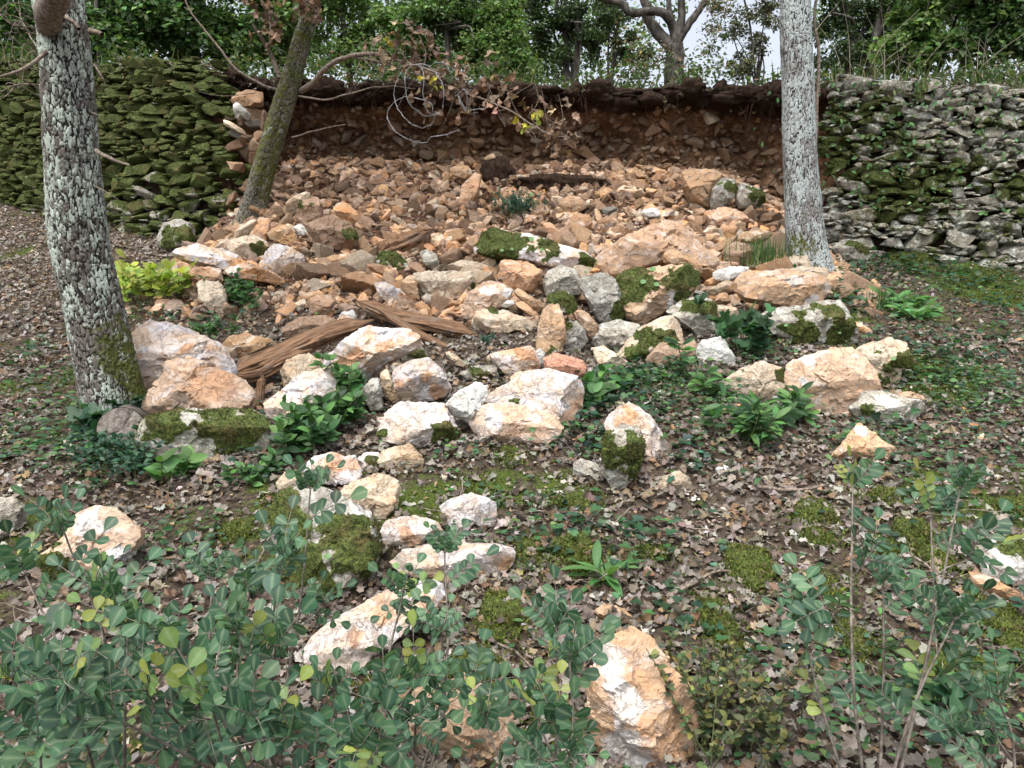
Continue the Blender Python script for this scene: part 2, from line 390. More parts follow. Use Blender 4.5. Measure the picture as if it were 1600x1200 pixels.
# slope soil lies above the leaf-litter ground as bare earth where the rubble came down
g_mat = bpy.data.materials.new('ground_mix')
def ground_mix():
    m, t, b = nodes('woodland_ground'); g = G(t); tc = g.n('ShaderNodeTexCoord').outputs['Object']
    n2 = g.noise(tc, 28, 6, .7); n3 = g.noise(tc, 110, 4, .7)
    a = g.mix(g.ramp(n2, .35, .68), (.045, .035, .027), (.12, .09, .07)); a = g.mix(g.ramp(n3, .5, .7, 0, .7), a, (.17, .13, .10))
    c = g.mix(g.ramp(n2, .35, .68), (.05, .028, .018), (.13, .073, .046)); c = g.mix(g.ramp(n3, .5, .7, 0, .7), c, (.22, .135, .085))
    col = g.mix(g.attr('scree'), a, c)
    mf = g.ramp(g.m('ADD', g.attr('moss'), g.m('MULTIPLY', g.m('SUBTRACT', g.noise(tc, 14, 6, .7), .5), 1.0)), .42, .6)
    col = g.mix(mf, col, g.mix(g.ramp(n3, .35, .7), (.035, .055, .012), (.12, .16, .035)))
    g.set(b.inputs['Base Color'], col); g.set(b.inputs['Normal'], g.bump(g.m('ADD', n2, g.m('MULTIPLY', n3, .5)), 1.0, .02))
    b.inputs['Roughness'].default_value = .95; b.inputs['Specular IOR Level'].default_value = .1
    return m
meta(mesh_np('ground', gp, GF, ground_mix(), None, {'moss': gmoss, 'scree': scree_field(gp[:, 0], gp[:, 1])}, True), kind='structure')
# upper terrace
us = axis(-60, -6, 6, 60, .06); vs = np.concatenate([np.linspace(0, 2, 40), np.geomspace(2.2, 90, 30)])
UX, VV = np.meshgrid(us, vs)
def zup(x, s):
    p = np.stack([np.asarray(x) * 1., np.asarray(s) * 1., np.asarray(x) * 0 + 1.7], -1).reshape(-1, 3)
    return ztop(x) + (fbm(p * 1.8, 4) * .07).reshape(np.shape(x)) + .012 * np.minimum(s, 30)
UY = ybank(UX) + .02 + .05 * fbm(np.stack([UX * 5, UX * 0, UX * 0], -1).reshape(-1, 3), 3).reshape(UX.shape) + VV; UZ = zup(UX, VV) - .02
UZ[0] -= .06
n_u = len(us); ii = (np.arange(len(vs) - 1)[:, None] * n_u + np.arange(n_u - 1)[None])
up = np.stack([UX, UY, UZ], -1).reshape(-1, 3)
meta(mesh_np('upper_terrace_ground', up, np.stack([ii, ii + 1, ii + n_u + 1, ii + n_u], -1).reshape(-1, 4), SOIL, None,
             {'moss': np.full(len(up), .35)}, True), kind='structure')
# the bare face of the collapsed bank
bx = np.arange(-3.15, 3.1, .02); bz = np.linspace(0, 1, 90)
BX, BT = np.meshgrid(bx, bz)
zb = H(BX, ybank(BX)) - .25; zt = zup(BX, 0 * BX)
BZ = zb + (zt - zb) * BT
p = np.stack([BX, BZ * 1.4, BX * 0 + 9.1], -1).reshape(-1, 3)
prof = .16 - .24 * sm(.62, .97, BT) * 1.0 + .10 * np.sin(BT * 3.1)
prof = np.where(BT > .965, prof + (BT - .965) * 3.2, prof)
BYY = ybank(BX) + prof - (fbm(p * 2.2, 4).reshape(BX.shape) * .17 + fbm(p * 9, 4, .65).reshape(BX.shape) * .07)
def bank_y(x, z):
    t = np.clip((z - (H(x, ybank(x)) - .25)) / (zup(x, 0 * x) - (H(x, ybank(x)) - .25)), 0, 1)
    pr = .16 - .24 * sm(.62, .97, t) + .10 * np.sin(t * 3.1)
    q = np.stack([x, z * 1.4, x * 0 + 9.1], -1)
    return ybank(x) + pr - (fbm(q * 2.2, 4) * .17 + fbm(q * 9, 4, .65) * .07)
n_b = len(bx); ii = (np.arange(len(bz) - 1)[:, None] * n_b + np.arange(n_b - 1)[None])
bp = np.stack([BX, BYY, BZ], -1).reshape(-1, 3)
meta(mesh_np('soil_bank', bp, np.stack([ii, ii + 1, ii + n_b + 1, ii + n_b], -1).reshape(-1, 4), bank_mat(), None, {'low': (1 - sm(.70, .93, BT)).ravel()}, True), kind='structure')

# ------------------------------------------------------------ rocks
_ico = {}
def ico(n):
    if n not in _ico:
        bm = bmesh.new(); bmesh.ops.create_icosphere(bm, subdivisions=n, radius=1)
        V = np.array([v.co[:] for v in bm.verts]); F = np.array([[v.index for v in f.verts] for f in bm.faces]); bm.free()
        _ico[n] = (nrm(V), F)
    return _ico[n]
def poly_radius(poly, th):
    """distance from the origin to the outline in each direction th"""
    d = np.stack([np.cos(th), np.sin(th)], -1); best = np.full(len(th), 0.0)
    A = poly; B = np.roll(poly, -1, 0)
    for a, b in zip(A, B):
        e = b - a; den = d[:, 0] * e[1] - d[:, 1] * e[0]
        den = np.where(np.abs(den) < 1e-9, 1e-9, den)
        t = (a[0] * e[1] - a[1] * e[0]) / den; s = (a[0] * d[:, 1] - a[1] * d[:, 0]) / den
        ok = (t > 0) & (s >= -1e-6) & (s <= 1 + 1e-6)
        best = np.where(ok, np.maximum(best, t), best)
    return np.where(best <= 0, np.median(best), best)
def chip(D, r, planes_n, lo, hi, rg):
    N = nrm(rg.normal(size=(planes_n, 3)))
    V = D * r[:, None]
    for n in N:
        s = (V @ n).max() * rg.uniform(lo, hi); dn = D @ n
        r = np.where(dn > .15, np.minimum(r, s / np.maximum(dn, .15)), r)
    return r
def rock_detail(V, D, size, seed, rough=1.):
    q = V / size * 2.2 + seed * 3.7
    n = fbm(q, 5, .55)
    rid = 1 - np.abs(fbm(q * 1.7 + 9, 3)) * 2
    lay = fbm(q * np.array([.8, .8, 5.0]) + 4, 3)
    f1, f2, _ = cellular(q * 1.9 + 3)
    fc = facets(q * 1.15 + seed, 1) * .085 + facets(q * 2.9 + seed, 1) * .022
    return V + D * (size * rough * (fc + .030 * n + .012 * rid + .014 * lay - .035 * (1 - sm(.0, .16, f2 - f1)) * sm(-.1, .4, n)))[:, None]
TIP_MOSS = np.array([[-.32, 0, 0], [.32, 0, 0], [.12, .6, .12], [0, 1.0, .38]]); TIP_F = [(0, 1, 2), (0, 2, 3)]
def moss_tufts(V, F, mask, dens, length, name, parent, r=rng, cols=None, loc=None, cap=60000):
    a, b, c = V[F[:, 0]], V[F[:, 1]], V[F[:, 2]]
    N = np.cross(b - a, c - a); area = np.linalg.norm(N, axis=1) / 2; mk = mask[F].mean(1); wgt = area * np.clip(mk * 1.6 - .45, 0, 1)
    tot = wgt.sum(); n = int(min(tot * dens, cap))
    if n < 12: return None
    i = r.choice(len(F), n, p=wgt / tot); u, v = r.random((2, n)); fl = u + v > 1; u[fl] = 1 - u[fl]; v[fl] = 1 - v[fl]
    pos = a[i] + u[:, None] * (b[i] - a[i]) + v[:, None] * (c[i] - a[i])
    d = nrm(nrm(N[i]) * 1.0 + r.normal(0, .45, (n, 3)) + [0, 0, .35])
    X, Y, Z = frames(d, nrm(r.normal(size=(n, 3))))
    col = pick(cols if cols is not None else [(.040, .055, .013), (.075, .092, .020), (.13, .14, .035), (.085, .062, .030)], n, None, .3, .08, r)
    clump = vnoise(pos * 25 + (0 if loc is None else np.asarray(loc)) * 25)
    bt = Batch(); bt.add(TIP_MOSS, TIP_F, pos - d * length * .15, X, Y, Z, length * (1 + .45 * clump) * r.uniform(.6, 1.3, n), col)
    return bt.build(name, MOSSM, parent)
POLYS = []
ROCK_PARENT = {}
def traced_rock(label, kind, outline, moss=(), thick=None, by=None, top=.9, sub=5, dy=0., soil=0., cat='rock', name='boulder', group=None, rough=1., lift=0., pale=(), rust=(), Yabs=None):
    pl = np.array(outline, float); rg = np.random.default_rng(int(pl.sum() * 7) % 99991)
    POLYS.append(pl)
    cx, cy = (pl[:, 0].min() + pl[:, 0].max()) / 2, (pl[:, 1].min() + pl[:, 1].max()) / 2
    cen = pl.mean(0) * .5 + np.array([cx, cy]) * .5
    bottom = by if by else pl[:, 1].max() - 3
    g0 = ground_hit(cen[0], bottom) if Yabs is None else P(cen[0], bottom, Yabs)
    w0 = np.ptp(pl[:, 0]); h0 = np.ptp(pl[:, 1]); s0 = g0[1] / FPX
    th = (thick if thick else .62) * (0.5 * math.sqrt(w0 * h0) * .55 + .45 * min(w0, h0)) * s0
    Yc = g0[1] + th * .55 + dy
    ctr = P(cen[0], cen[1], Yc); sc = ((ctr - CAM) @ CF) / FPX
    loc2 = np.stack([(pl[:, 0] - cen[0]) * sc, (cen[1] - pl[:, 1]) * sc], -1) * 1.07
    D, F = ico(sub)
    rho = np.hypot(D[:, 0], D[:, 1]); ang = np.arctan2(D[:, 1], D[:, 0])
    R = poly_radius(loc2, ang)
    Df = th
    r = 1.0 / (np.maximum(rho, 1e-4) / R * 1.0 + .08 * np.abs(D[:, 2]) / Df)
    r = np.minimum(r, Df * 1.25 / np.maximum(np.abs(D[:, 2]), 1e-3))
    supp = lambda a: (loc2 @ np.array([math.cos(a), math.sin(a)])).max()
    def plane(a, t, hf):
        nonlocal r
        n = np.array([math.cos(a) * t, math.sin(a) * t, 1.0]); n /= np.linalg.norm(n)
        nxy = math.hypot(n[0], n[1]); d = max(n[2] * Df * hf, nxy * supp(a) * .985)
        dn = D @ n; r = np.where(dn > 1e-3, np.minimum(r, d / np.maximum(dn, 1e-3)), r)
    # a face that leans back towards the sky, one towards the viewer, and a few breaks between
    plane(math.pi / 2 + rg.uniform(-.35, .35), top * rg.uniform(.85, 1.2), rg.uniform(.35, .6))
    plane(-math.pi / 2 + rg.uniform(-.6, .6), rg.uniform(.15, .45), rg.uniform(.75, 1.0))
    for k in range(4): plane(rg.uniform(0, 2 * math.pi), rg.uniform(.3, 1.6), rg.uniform(.55, 1.0))
    for k in range(5):
        n = nrm(np.array([*rg.normal(0, .6, 2), -1.0])); dn = D @ n
        nxy = math.hypot(n[0], n[1]); d = max(abs(n[2]) * Df * rg.uniform(.7, 1), nxy * supp(math.atan2(n[1], n[0])) * .97)
        r = np.where(dn > 1e-3, np.minimum(r, d / np.maximum(dn, 1e-3)), r)
    r = chip(D, r, 12, .91, 1.0, rg)
    L = D * r[:, None]
    size = .5 * math.sqrt(w0 * h0) * sc
    Wd = L[:, 0:1] * CR + L[:, 1:2] * CU - L[:, 2:3] * CF
    Dw = D[:, 0:1] * CR + D[:, 1:2] * CU - D[:, 2:3] * CF
    Wd = rock_detail(Wd, Dw, size, rg.uniform(0, 50), rough)
    ms = np.zeros(len(Wd))
    nz = fbm(Wd * 7 + 2, 5, .6) * 1.7
    pxs = cen[0] + L[:, 0] / sc; pys = cen[1] - L[:, 1] / sc
    w1, w2 = fbm(Wd * 6 + 31, 4, .6), fbm(Wd * 6 + 57, 4, .6)
    for (mx, my, mr) in moss:
        mr = mr * 1.22
        d = np.hypot((pxs - mx) / mr + w1 * 1.3, ((pys - my) * 1.2 / mr + w2 * 1.3))
        ms = np.maximum(ms, sm(1.15, .5, d + nz * .8) * .95)
    def blobs(L_):
        m_ = np.zeros(len(Wd))
        for (mx, my, mr) in L_: m_ = np.maximum(m_, sm(1.35, .4, np.hypot((pxs - mx) / mr + w1 * 1.6, (pys - my) / mr + w2 * 1.6) + nz * .3))
        return m_
    pal, rus = blobs(pale), blobs(rust)
    Wd = Wd + Dw * (ms * .012 * (1 + nz))[:, None]
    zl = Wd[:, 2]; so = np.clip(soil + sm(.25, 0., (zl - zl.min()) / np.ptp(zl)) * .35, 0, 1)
    ctr = ctr + np.array([0, 0, lift])
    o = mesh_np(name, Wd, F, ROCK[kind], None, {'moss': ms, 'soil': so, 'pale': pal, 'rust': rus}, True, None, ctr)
    try: o.data.set_sharp_from_angle(angle=math.radians(24))
    except Exception: pass
    meta(o, label, cat, group)
    if len(moss): moss_tufts(Wd, F, ms, 17000, .009, 'moss', o, rg, cap=9000)
    return o
T = traced_rock
# --- the big blocks along the foot of the slide, left to right
T('big white boulder streaked lilac and yellow, against the lichen-covered oak', 'white', [(215,522),(232,505),(272,508),(296,522),(333,535),(350,550),(368,568),(370,590),(330,615),(260,620),(225,605),(218,560)], by=640, dy=.1, rust=[(232,560,10),(300,545,14)])
T('rust-orange boulder with brown stains lying on the mossy grey block', 'peach', [(264,565),(283,557),(320,568),(355,584),(389,600),(395,624),(384,640),(347,648),(293,645),(235,650),(227,634),(240,608),(261,587)], by=690, soil=.15, rust=[(330,600,40)])
T('long dark mossy grey block under the rust-orange boulder', 'grey', [(211,680),(240,653),(293,645),(387,643),(416,661),(419,699),(416,717),(373,723),(320,720),(280,717),(248,709),(227,699)], moss=[(285,658,48),(345,660,54),(395,672,34)])
T('curved pink-white slab with orange veins leaning beside the rotten log', 'white', [(509,560),(531,549),(560,520),(581,511),(600,516),(635,515),(657,525),(656,544),(627,555),(597,571),(571,595),(557,595),(520,584)], by=625, top=.7, rust=[(560,560,22),(600,545,16),(540,575,14)])
T('lilac-white slab sloping down left behind the bright green shrub', 'white', [(419,629),(448,608),(477,581),(512,577),(525,595),(523,613),(499,624),(496,651),(448,679),(427,651)], top=.7)
T('cream boulder wedged above the lilac-white slab, under the log', 'cream', [(440,579),(453,560),(477,552),(507,565),(507,576),(500,600),(477,600),(448,608)], by=625, dy=.12)
T('squarish white block with an orange stripe, centre of the boulder row', 'white', [(611,579),(640,567),(669,560),(688,576),(704,608),(691,619),(667,624),(632,629),(624,616)], by=640, rust=[(665,590,12),(680,612,14),(622,600,10)])
T('narrow pale slice standing against the left side of the squarish white block', 'cream', [(596,584),(605,577),(616,598),(629,624),(613,629),(597,605)], by=640)
T('low lilac-grey boulder with a mossy right end below the squarish white block', 'white', [(589,661),(613,640),(629,631),(690,632),(705,655),(714,690),(668,705),(640,697),(608,688)], moss=[(694,676,27),(600,675,10)], soil=.1)
T('cream wedge tilted to the left, beside the biggest white boulder', 'pure', [(693,637),(717,613),(744,597),(761,604),(760,621),(733,659),(709,645)], by=672, dy=-.08)
T('flat greyish stone with moss along its lower edge, above the cream wedge', 'grey', [(717,583),(741,573),(773,571),(779,592),(755,598),(725,594)], moss=[(745,594,15)])
T('biggest white boulder with an orange right edge', 'white', [(763,620),(790,600),(828,582),(850,576),(875,585),(905,595),(911,610),(908,650),(895,665),(870,660),(835,650),(770,640)], by=690, moss=[(800,629,13)], dy=.12, rust=[(898,625,18),(893,650,16)])
T('wide tan-orange slab at the foot of the biggest white boulder', 'peach', [(738,650),(752,632),(800,632),(835,640),(872,655),(882,672),(858,690),(800,697),(750,690),(737,670)], pale=[(765,655,22)])
T('white block with an orange top edge above the biggest white boulder', 'white', [(765,553),(800,547),(832,541),(842,565),(840,582),(790,584),(775,570)], by=590, rust=[(815,553,18),(835,575,12)])
T('reddish-brown block right above the biggest white boulder', 'red', [(849,560),(864,552),(888,557),(912,565),(916,579),(907,592),(877,592),(856,585)], by=600)
T('small smooth white stone squeezed between the reddish block and the orange-edged block', 'pure', [(837,548),(844,543),(851,552),(849,567),(841,570)], by=585, sub=4)
T('small cream stone above the left shoulder of the biggest white boulder', 'cream', [(797,592),(806,582),(818,580),(826,590),(815,600),(800,602)], by=610, sub=4)
T('upright pale block with a grey mossy foot, middle of the pile', 'tan', [(838,545),(842,515),(846,490),(855,478),(872,478),(880,500),(882,530),(872,560),(855,560)], moss=[(862,548,14)], top=.4)
T('grey-green lumpy stone just right of the upright pale block', 'grey', [(880,512),(890,502),(901,504),(915,520),(917,536),(901,553),(883,551)], moss=[(884,508,10),(893,550,10)])
T('brown triangular stone above the grey-green lumpy stone', 'tan', [(901,485),(917,488),(933,507),(935,523),(923,531),(907,507)], by=545)
T('whitish green-tinged wedge left of the mossy arched rock', 'grey', [(924,538),(941,507),(965,501),(997,507),(1003,515),(984,531),(971,543),(949,548)], by=552)
T('arched rock with a dark moss-draped face and white shoulder', 'cream', [(965,556),(985,530),(1005,512),(1035,496),(1048,495),(1061,507),(1067,531),(1056,540),(1029,547),(1013,567),(987,570)], moss=[(1010,535,30),(990,558,22)])
T('brown pitted stone under the arched rock, behind leafy ground plants', 'brown', [(1008,563),(1029,539),(1053,536),(1088,530),(1085,557),(1053,568),(1032,570)], by=575)
T('white and orange split stone above the patch of green plants', 'cream', [(926,544),(944,542),(965,555),(986,572),(960,584),(936,572)])
T('chalk-white rounded stone behind the thin laurel shoot', 'pure', [(1088,549),(1099,533),(1128,528),(1136,549),(1147,568),(1141,581),(1120,584),(1096,577)], dy=.05)
T('grey-tan pointed boulder left of the large orange boulder', 'cream', [(1125,600),(1160,578),(1190,564),(1215,575),(1228,600),(1224,628),(1190,628),(1150,615)], moss=[(1212,583,13),(1218,612,10)])
T('large rounded orange boulder at the right end of the row', 'peach', [(1233,573),(1268,556),(1308,547),(1335,548),(1351,571),(1359,592),(1356,613),(1332,635),(1308,651),(1268,640),(1241,621),(1232,600)], dy=-.05, pale=[(1262,567,14),(1245,600,10)])
T('knobbly mossy rock with a white peak behind the large orange boulder', 'cream', [(1335,548),(1367,539),(1391,528),(1409,539),(1412,555),(1418,571),(1400,578),(1395,607),(1367,610),(1352,585)], moss=[(1384,568,24),(1370,598,16)])
T('pale grey block with a dark mossy left side, right of the large orange boulder', 'grey', [(1327,640),(1351,616),(1372,609),(1409,624),(1431,624),(1447,637),(1431,651),(1428,667),(1393,667),(1359,664),(1340,656)], moss=[(1343,642,14)], pale=[(1375,630,20)])
T('small orange stone behind the pale grey block', 'orange', [(1399,616),(1420,611),(1447,621),(1438,632),(1415,628)], by=640, sub=4)
T('orange triangular stone alone on the leaves below the boulder row', 'peach', [(1297,714),(1319,691),(1340,664),(1351,667),(1372,688),(1401,704),(1380,727),(1329,722)], moss=[(1385,720,8)], pale=[(1342,672,10),(1390,708,10)])
T('long bright orange and lilac boulder perched on mossy rock by the pale oak', 'peach', [(1151,441),(1161,426),(1185,426),(1230,426),(1267,428),(1292,436),(1301,452),(1296,462),(1277,475),(1254,485),(1234,482),(1192,475),(1164,469),(1153,456)], by=510, top=1.1, pale=[(1225,440,16),(1265,470,12),(1290,450,10)])
T('tan flat stone behind the long bright orange boulder', 'cream', [(1217,427),(1249,417),(1282,418),(1296,428),(1293,438),(1267,432)], by=470, dy=.2)
T('dark hollow mossy rock carrying the long bright orange boulder', 'grey', [(1185,501),(1202,486),(1230,480),(1254,480),(1279,474),(1303,468),(1320,479),(1324,501),(1339,524),(1337,541),(1286,543),(1239,536),(1200,518)], moss=[(1250,520,35),(1310,520,26),(1285,485,20)], soil=.25)
T('small flat orange stone right of the hollow mossy rock', 'orange', [(1322,507),(1335,502),(1354,511),(1367,519),(1352,523),(1335,519)], sub=4)
T('pale grey slab leaning above the two split chunks, left of the long orange boulder', 'pure', [(1112,426),(1142,416),(1169,418),(1166,424),(1151,434),(1138,438),(1121,438)], by=455, sub=4)
T('pale bar-shaped slab just under the pale grey slab', 'cream', [(1102,455),(1120,446),(1136,437),(1144,441),(1134,452),(1117,462)], by=475, sub=4)
T('broken white and orange chunk above the tall shoot, between mossy rocks', 'cream', [(1116,490),(1123,477),(1149,481),(1155,494),(1132,499)], by=520, sub=4)
T('grey block crusted with dry moss, right of the arched rock', 'grey', [(1043,490),(1062,473),(1092,464),(1112,469),(1120,484),(1112,512),(1110,527),(1088,532),(1082,516),(1064,505)], moss=[(1085,484,26)])
T('pink rock wearing a thick bright moss cushion on top', 'tan', [(962,440),(985,425),(1040,418),(1075,416),(1092,430),(1090,445),(1075,465),(1050,480),(1030,490),(1005,508),(985,498),(975,480),(965,460)], moss=[(1005,440,48),(1060,432,32),(990,462,18)], by=515, pale=[(1050,470,16)])
T('tall greenish-white fin leaning left of the moss-cushioned rock', 'grey', [(903,436),(925,428),(936,427),(959,437),(966,456),(974,475),(970,501),(940,507),(925,481),(908,454)], moss=[(964,485,16)], by=515, top=.3)
T('rounded blue-grey stone with a rusty right half, left of the tall fin', 'grey', [(850,443),(857,424),(876,417),(899,421),(904,437),(906,460),(889,462),(854,464)], by=480)
T('dark moss lump in the gap under the rounded blue-grey stone', 'grey', [(852,475),(857,462),(886,458),(901,475),(895,492),(876,488)], moss=[(872,474,26)], by=500, sub=4)
T('angular orange-tan block under the end of the long mossy slab', 'orange', [(781,409),(792,407),(822,411),(846,424),(843,441),(830,456),(804,454),(787,439)], by=470)
T('long slab covered in dark moss dotted with pennywort, white at its right end', 'white', [(744,397),(755,369),(777,356),(800,369),(830,369),(856,380),(912,395),(931,410),(929,425),(894,419),(866,421),(819,410),(781,406)], moss=[(790,386,44),(835,393,28),(919,413,16)], by=430, pale=[(880,402,26)])
T('huge tan roof-shaped slab, widest stone of the upper pile', 'peach', [(935,400),(975,375),(1010,360),(1040,348),(1052,345),(1075,362),(1095,385),(1110,398),(1124,410),(1115,425),(1095,422),(1080,412),(1045,408),(1000,422),(965,434),(945,428)], by=445, soil=.1)
T('pinkish slab propped on the front of the huge roof-shaped slab', 'tan', [(1037,410),(1040,392),(1050,390),(1075,402),(1095,418),(1094,430),(1070,422)], by=450, sub=4, dy=-.1)
T('grey-brown boulder high on the slide, left of mossy stones', 'tan', [(1066,273),(1072,266),(1113,267),(1130,277),(1132,286),(1119,296),(1117,310),(1109,327),(1080,315),(1070,296)], by=335, soil=.2)
T('half-mossy pale stone touching the high grey-brown boulder', 'grey', [(1111,298),(1130,279),(1149,282),(1149,305),(1132,320),(1111,331)], moss=[(1133,295,13)], by=340, sub=4)
T('stone almost hidden by dark moss near the pale oak, upper pile', 'grey', [(1149,309),(1158,284),(1175,292),(1188,296),(1192,314),(1181,326),(1156,326)], moss=[(1176,308,17)], by=340, sub=4)
T('round-backed orange boulder below the high grey-brown boulder', 'orange', [(1113,339),(1122,326),(1137,324),(1160,333),(1169,346),(1156,358),(1137,361),(1119,352)], soil=.15)
T('dull brown cracked block by the foot of the pale oak', 'brown', [(1128,397),(1137,382),(1152,378),(1175,388),(1184,410),(1175,421),(1137,418)])
T('tan flat stone lying on top of the dull brown cracked block', 'tan', [(1150,372),(1165,362),(1190,360),(1210,364),(1200,372),(1170,378)], by=395, sub=4)
T('small bright white oval stone on the upper rubble', 'pure', [(1002,335),(1006,327),(1025,325),(1032,333),(1029,339),(1010,340)], by=348, sub=4)
T('round orange stone in the upper rubble above the roof-shaped slab', 'orange', [(882,350),(899,335),(920,337),(927,350),(912,365),(897,371),(888,361)], sub=4)
T('orange-tan stone up and left of the round orange one', 'tan', [(864,329),(890,305),(905,311),(920,324),(901,335),(879,339)], sub=4)
T('tall ochre stone in the middle of the upper rubble, left of hanging soil', 'orange', [(717,322),(723,290),(742,269),(751,275),(747,305),(734,328)], soil=.3)
T('ochre stone lying across the top of the tall ochre stone', 'tan', [(702,264),(714,260),(731,259),(738,271),(727,281),(708,275)], by=300, sub=4)
T('rounded buff stone at the foot of the bare bank, middle', 'tan', [(757,247),(770,239),(781,251),(782,264),(772,266),(761,258)], by=275, sub=4)
T('triangular orange stone high on the left of the rubble', 'orange', [(575,290),(585,272),(602,262),(606,275),(604,288),(590,290)], by=298, sub=4, soil=.3)
T('square brown block at the foot of the bare bank, right side', 'brown', [(1102,236),(1125,234),(1132,255),(1103,257)], by=275, sub=4, dy=.3, soil=.3)
T('striated cream boulder with an orange underside above the crossed wood', 'cream', [(640,440),(648,428),(672,426),(732,425),(740,436),(736,449),(721,466),(691,473),(665,464),(650,452)], moss=[(739,446,10)])
T('plain tan stone leaning on the left of the striated cream boulder', 'tan', [(626,450),(631,437),(643,430),(650,440),(655,468),(640,470)], by=478, sub=4)
T('white and orange lens-shaped stone just above the long wooden plank', 'white', [(584,443),(603,442),(624,454),(646,471),(646,486),(635,484),(612,477),(594,462)], rust=[(630,472,16)])
T('swirled orange and lilac boulder behind the cream ledge stone', 'peach', [(725,482),(732,458),(766,440),(785,445),(800,456),(790,480),(770,486),(762,500),(738,500)], by=515, dy=.08, pale=[(760,455,12),(790,460,10)])
T('cream ledge stone with a split lower edge, centre of the pile', 'cream', [(738,513),(744,488),(766,484),(792,486),(811,494),(836,505),(835,524),(807,516),(785,522),(759,518)], moss=[(771,485,8)])
T('narrow orange sliver pointing at the upright pale block', 'orange', [(802,475),(817,471),(841,492),(836,499),(821,488)], by=505, sub=4)
T('grey-brown pointed stone below the angular orange-tan block', 'tan', [(802,458),(809,449),(832,466),(852,475),(849,484),(837,488),(822,475)], by=495, sub=4)
T('thin white chip on the swirled boulder', 'pure', [(783,478),(792,470),(804,469),(803,476),(790,481)], by=512, sub=3)
T('thin pale slab above the striated cream boulder', 'cream', [(695,417),(723,406),(747,411),(766,417),(764,428),(738,426),(710,424)], by=435, sub=4)
T('dark furry moss-covered stone left of the short broken log', 'grey', [(584,406),(596,394),(616,396),(633,409),(627,424),(601,422)], moss=[(608,408,28)], sub=4)
T('pale green-tinged stone by the reddish lump, right of the furry moss stone', 'grey', [(656,394),(668,390),(682,398),(686,416),(672,420),(662,410)], by=425, sub=4)
# --- left flank of the pile
T('long white arched slab at the far left edge of the pile', 'white', [(276,400),(290,388),(307,380),(325,387),(352,391),(364,396),(385,412),(398,422),(372,425),(350,422),(330,414),(290,410)], by=445, dy=-.05, rust=[(372,408,14)])
T('white-tipped orange slab behind the small dark-leaved plant', 'orange', [(349,427),(357,416),(375,412),(400,417),(425,427),(445,437),(443,447),(425,443),(400,438),(375,436)], by=455, pale=[(365,425,16)])
T('ochre block supporting the long white arched slab', 'orange', [(292,425),(312,418),(345,420),(347,441),(310,444),(298,436)], by=470)
T('yellow-buff tongue of stone standing below the ochre block', 'cream', [(307,441),(345,441),(352,462),(356,497),(342,500),(330,485),(315,465)], top=.4)
T('bluish white wedge with a grey lower half, left part of the pile', 'white', [(409,417),(417,392),(430,383),(452,387),(475,400),(476,415),(450,428),(425,425)])
T('pinkish block with a moss patch on its right side, left part of the pile', 'cream', [(355,388),(360,378),(375,371),(400,369),(417,378),(416,400),(395,408),(370,400)], moss=[(404,391,16)], by=412)
T('slim cream slab leaning left against the orange stone by the leaning oak', 'cream', [(362,377),(375,358),(395,342),(402,345),(397,358),(385,369),(370,376)], by=392, sub=4)
T('smooth orange stone between the slim cream slab and a tan wedge', 'orange', [(390,370),(405,342),(421,342),(422,362),(417,377),(400,371)], by=392, sub=4)
T('tan wedge right of the smooth orange stone', 'tan', [(421,367),(440,350),(460,360),(465,377),(455,387),(425,377)], by=395, sub=4)
T('small bright cream cube between the tan wedge and the capped rock', 'pure', [(459,355),(470,350),(481,360),(476,368),(465,368)], by=385, sub=4)
T('small buff rounded stone left of the pinkish mossy block', 'cream', [(336,390),(345,378),(356,372),(362,380),(355,392),(345,395)], by=402, sub=4)
T('long pale tongue-shaped stone just right of the leaning oak', 'cream', [(442,330),(455,315),(475,302),(485,300),(480,312),(465,330),(452,340)], by=348, sub=4)
T('large grey-brown stone right of the pale tongue-shaped stone', 'brown', [(462,338),(477,315),(495,307),(502,320),(504,345),(487,354),(467,350)], moss=[(478,326,12)], by=358)
T('brown rock with a thin white capping edge, upper left of the pile', 'brown', [(480,352),(500,340),(515,338),(525,343),(545,347),(557,372),(555,385),(538,395),(510,392),(492,376)], moss=[(548,365,12)], by=402)
T('rosy orange slab tilted behind the white-capped rock', 'orange', [(520,325),(540,317),(560,335),(565,352),(550,353),(532,340)], by=360, sub=4)
T('low pinkish stone below the white-capped rock', 'tan', [(502,407),(515,400),(545,397),(550,405),(532,417),(512,422)], sub=4)
T('small cream stone alone on the dark soil, left hollow', 'cream', [(429,457),(440,454),(459,460),(457,468),(447,470),(432,466)], sub=4)
T('salmon-coloured stone above the flat brown rock and log', 'orange', [(482,472),(495,462),(515,462),(525,472),(512,490),(485,492)], by=500)
T('flat dull brown rock behind the rotten log', 'brown', [(442,514),(465,497),(500,493),(527,500),(522,522),(475,529),(442,532)])
T('low brown rock in front of the left hollow, above the log end', 'tan', [(345,537),(360,525),(385,522),(425,532),(408,547),(375,560),(360,557)], by=565)
T('small cream block where the log meets the plank', 'pure', [(527,497),(540,485),(552,485),(558,497),(545,504)], sub=4)
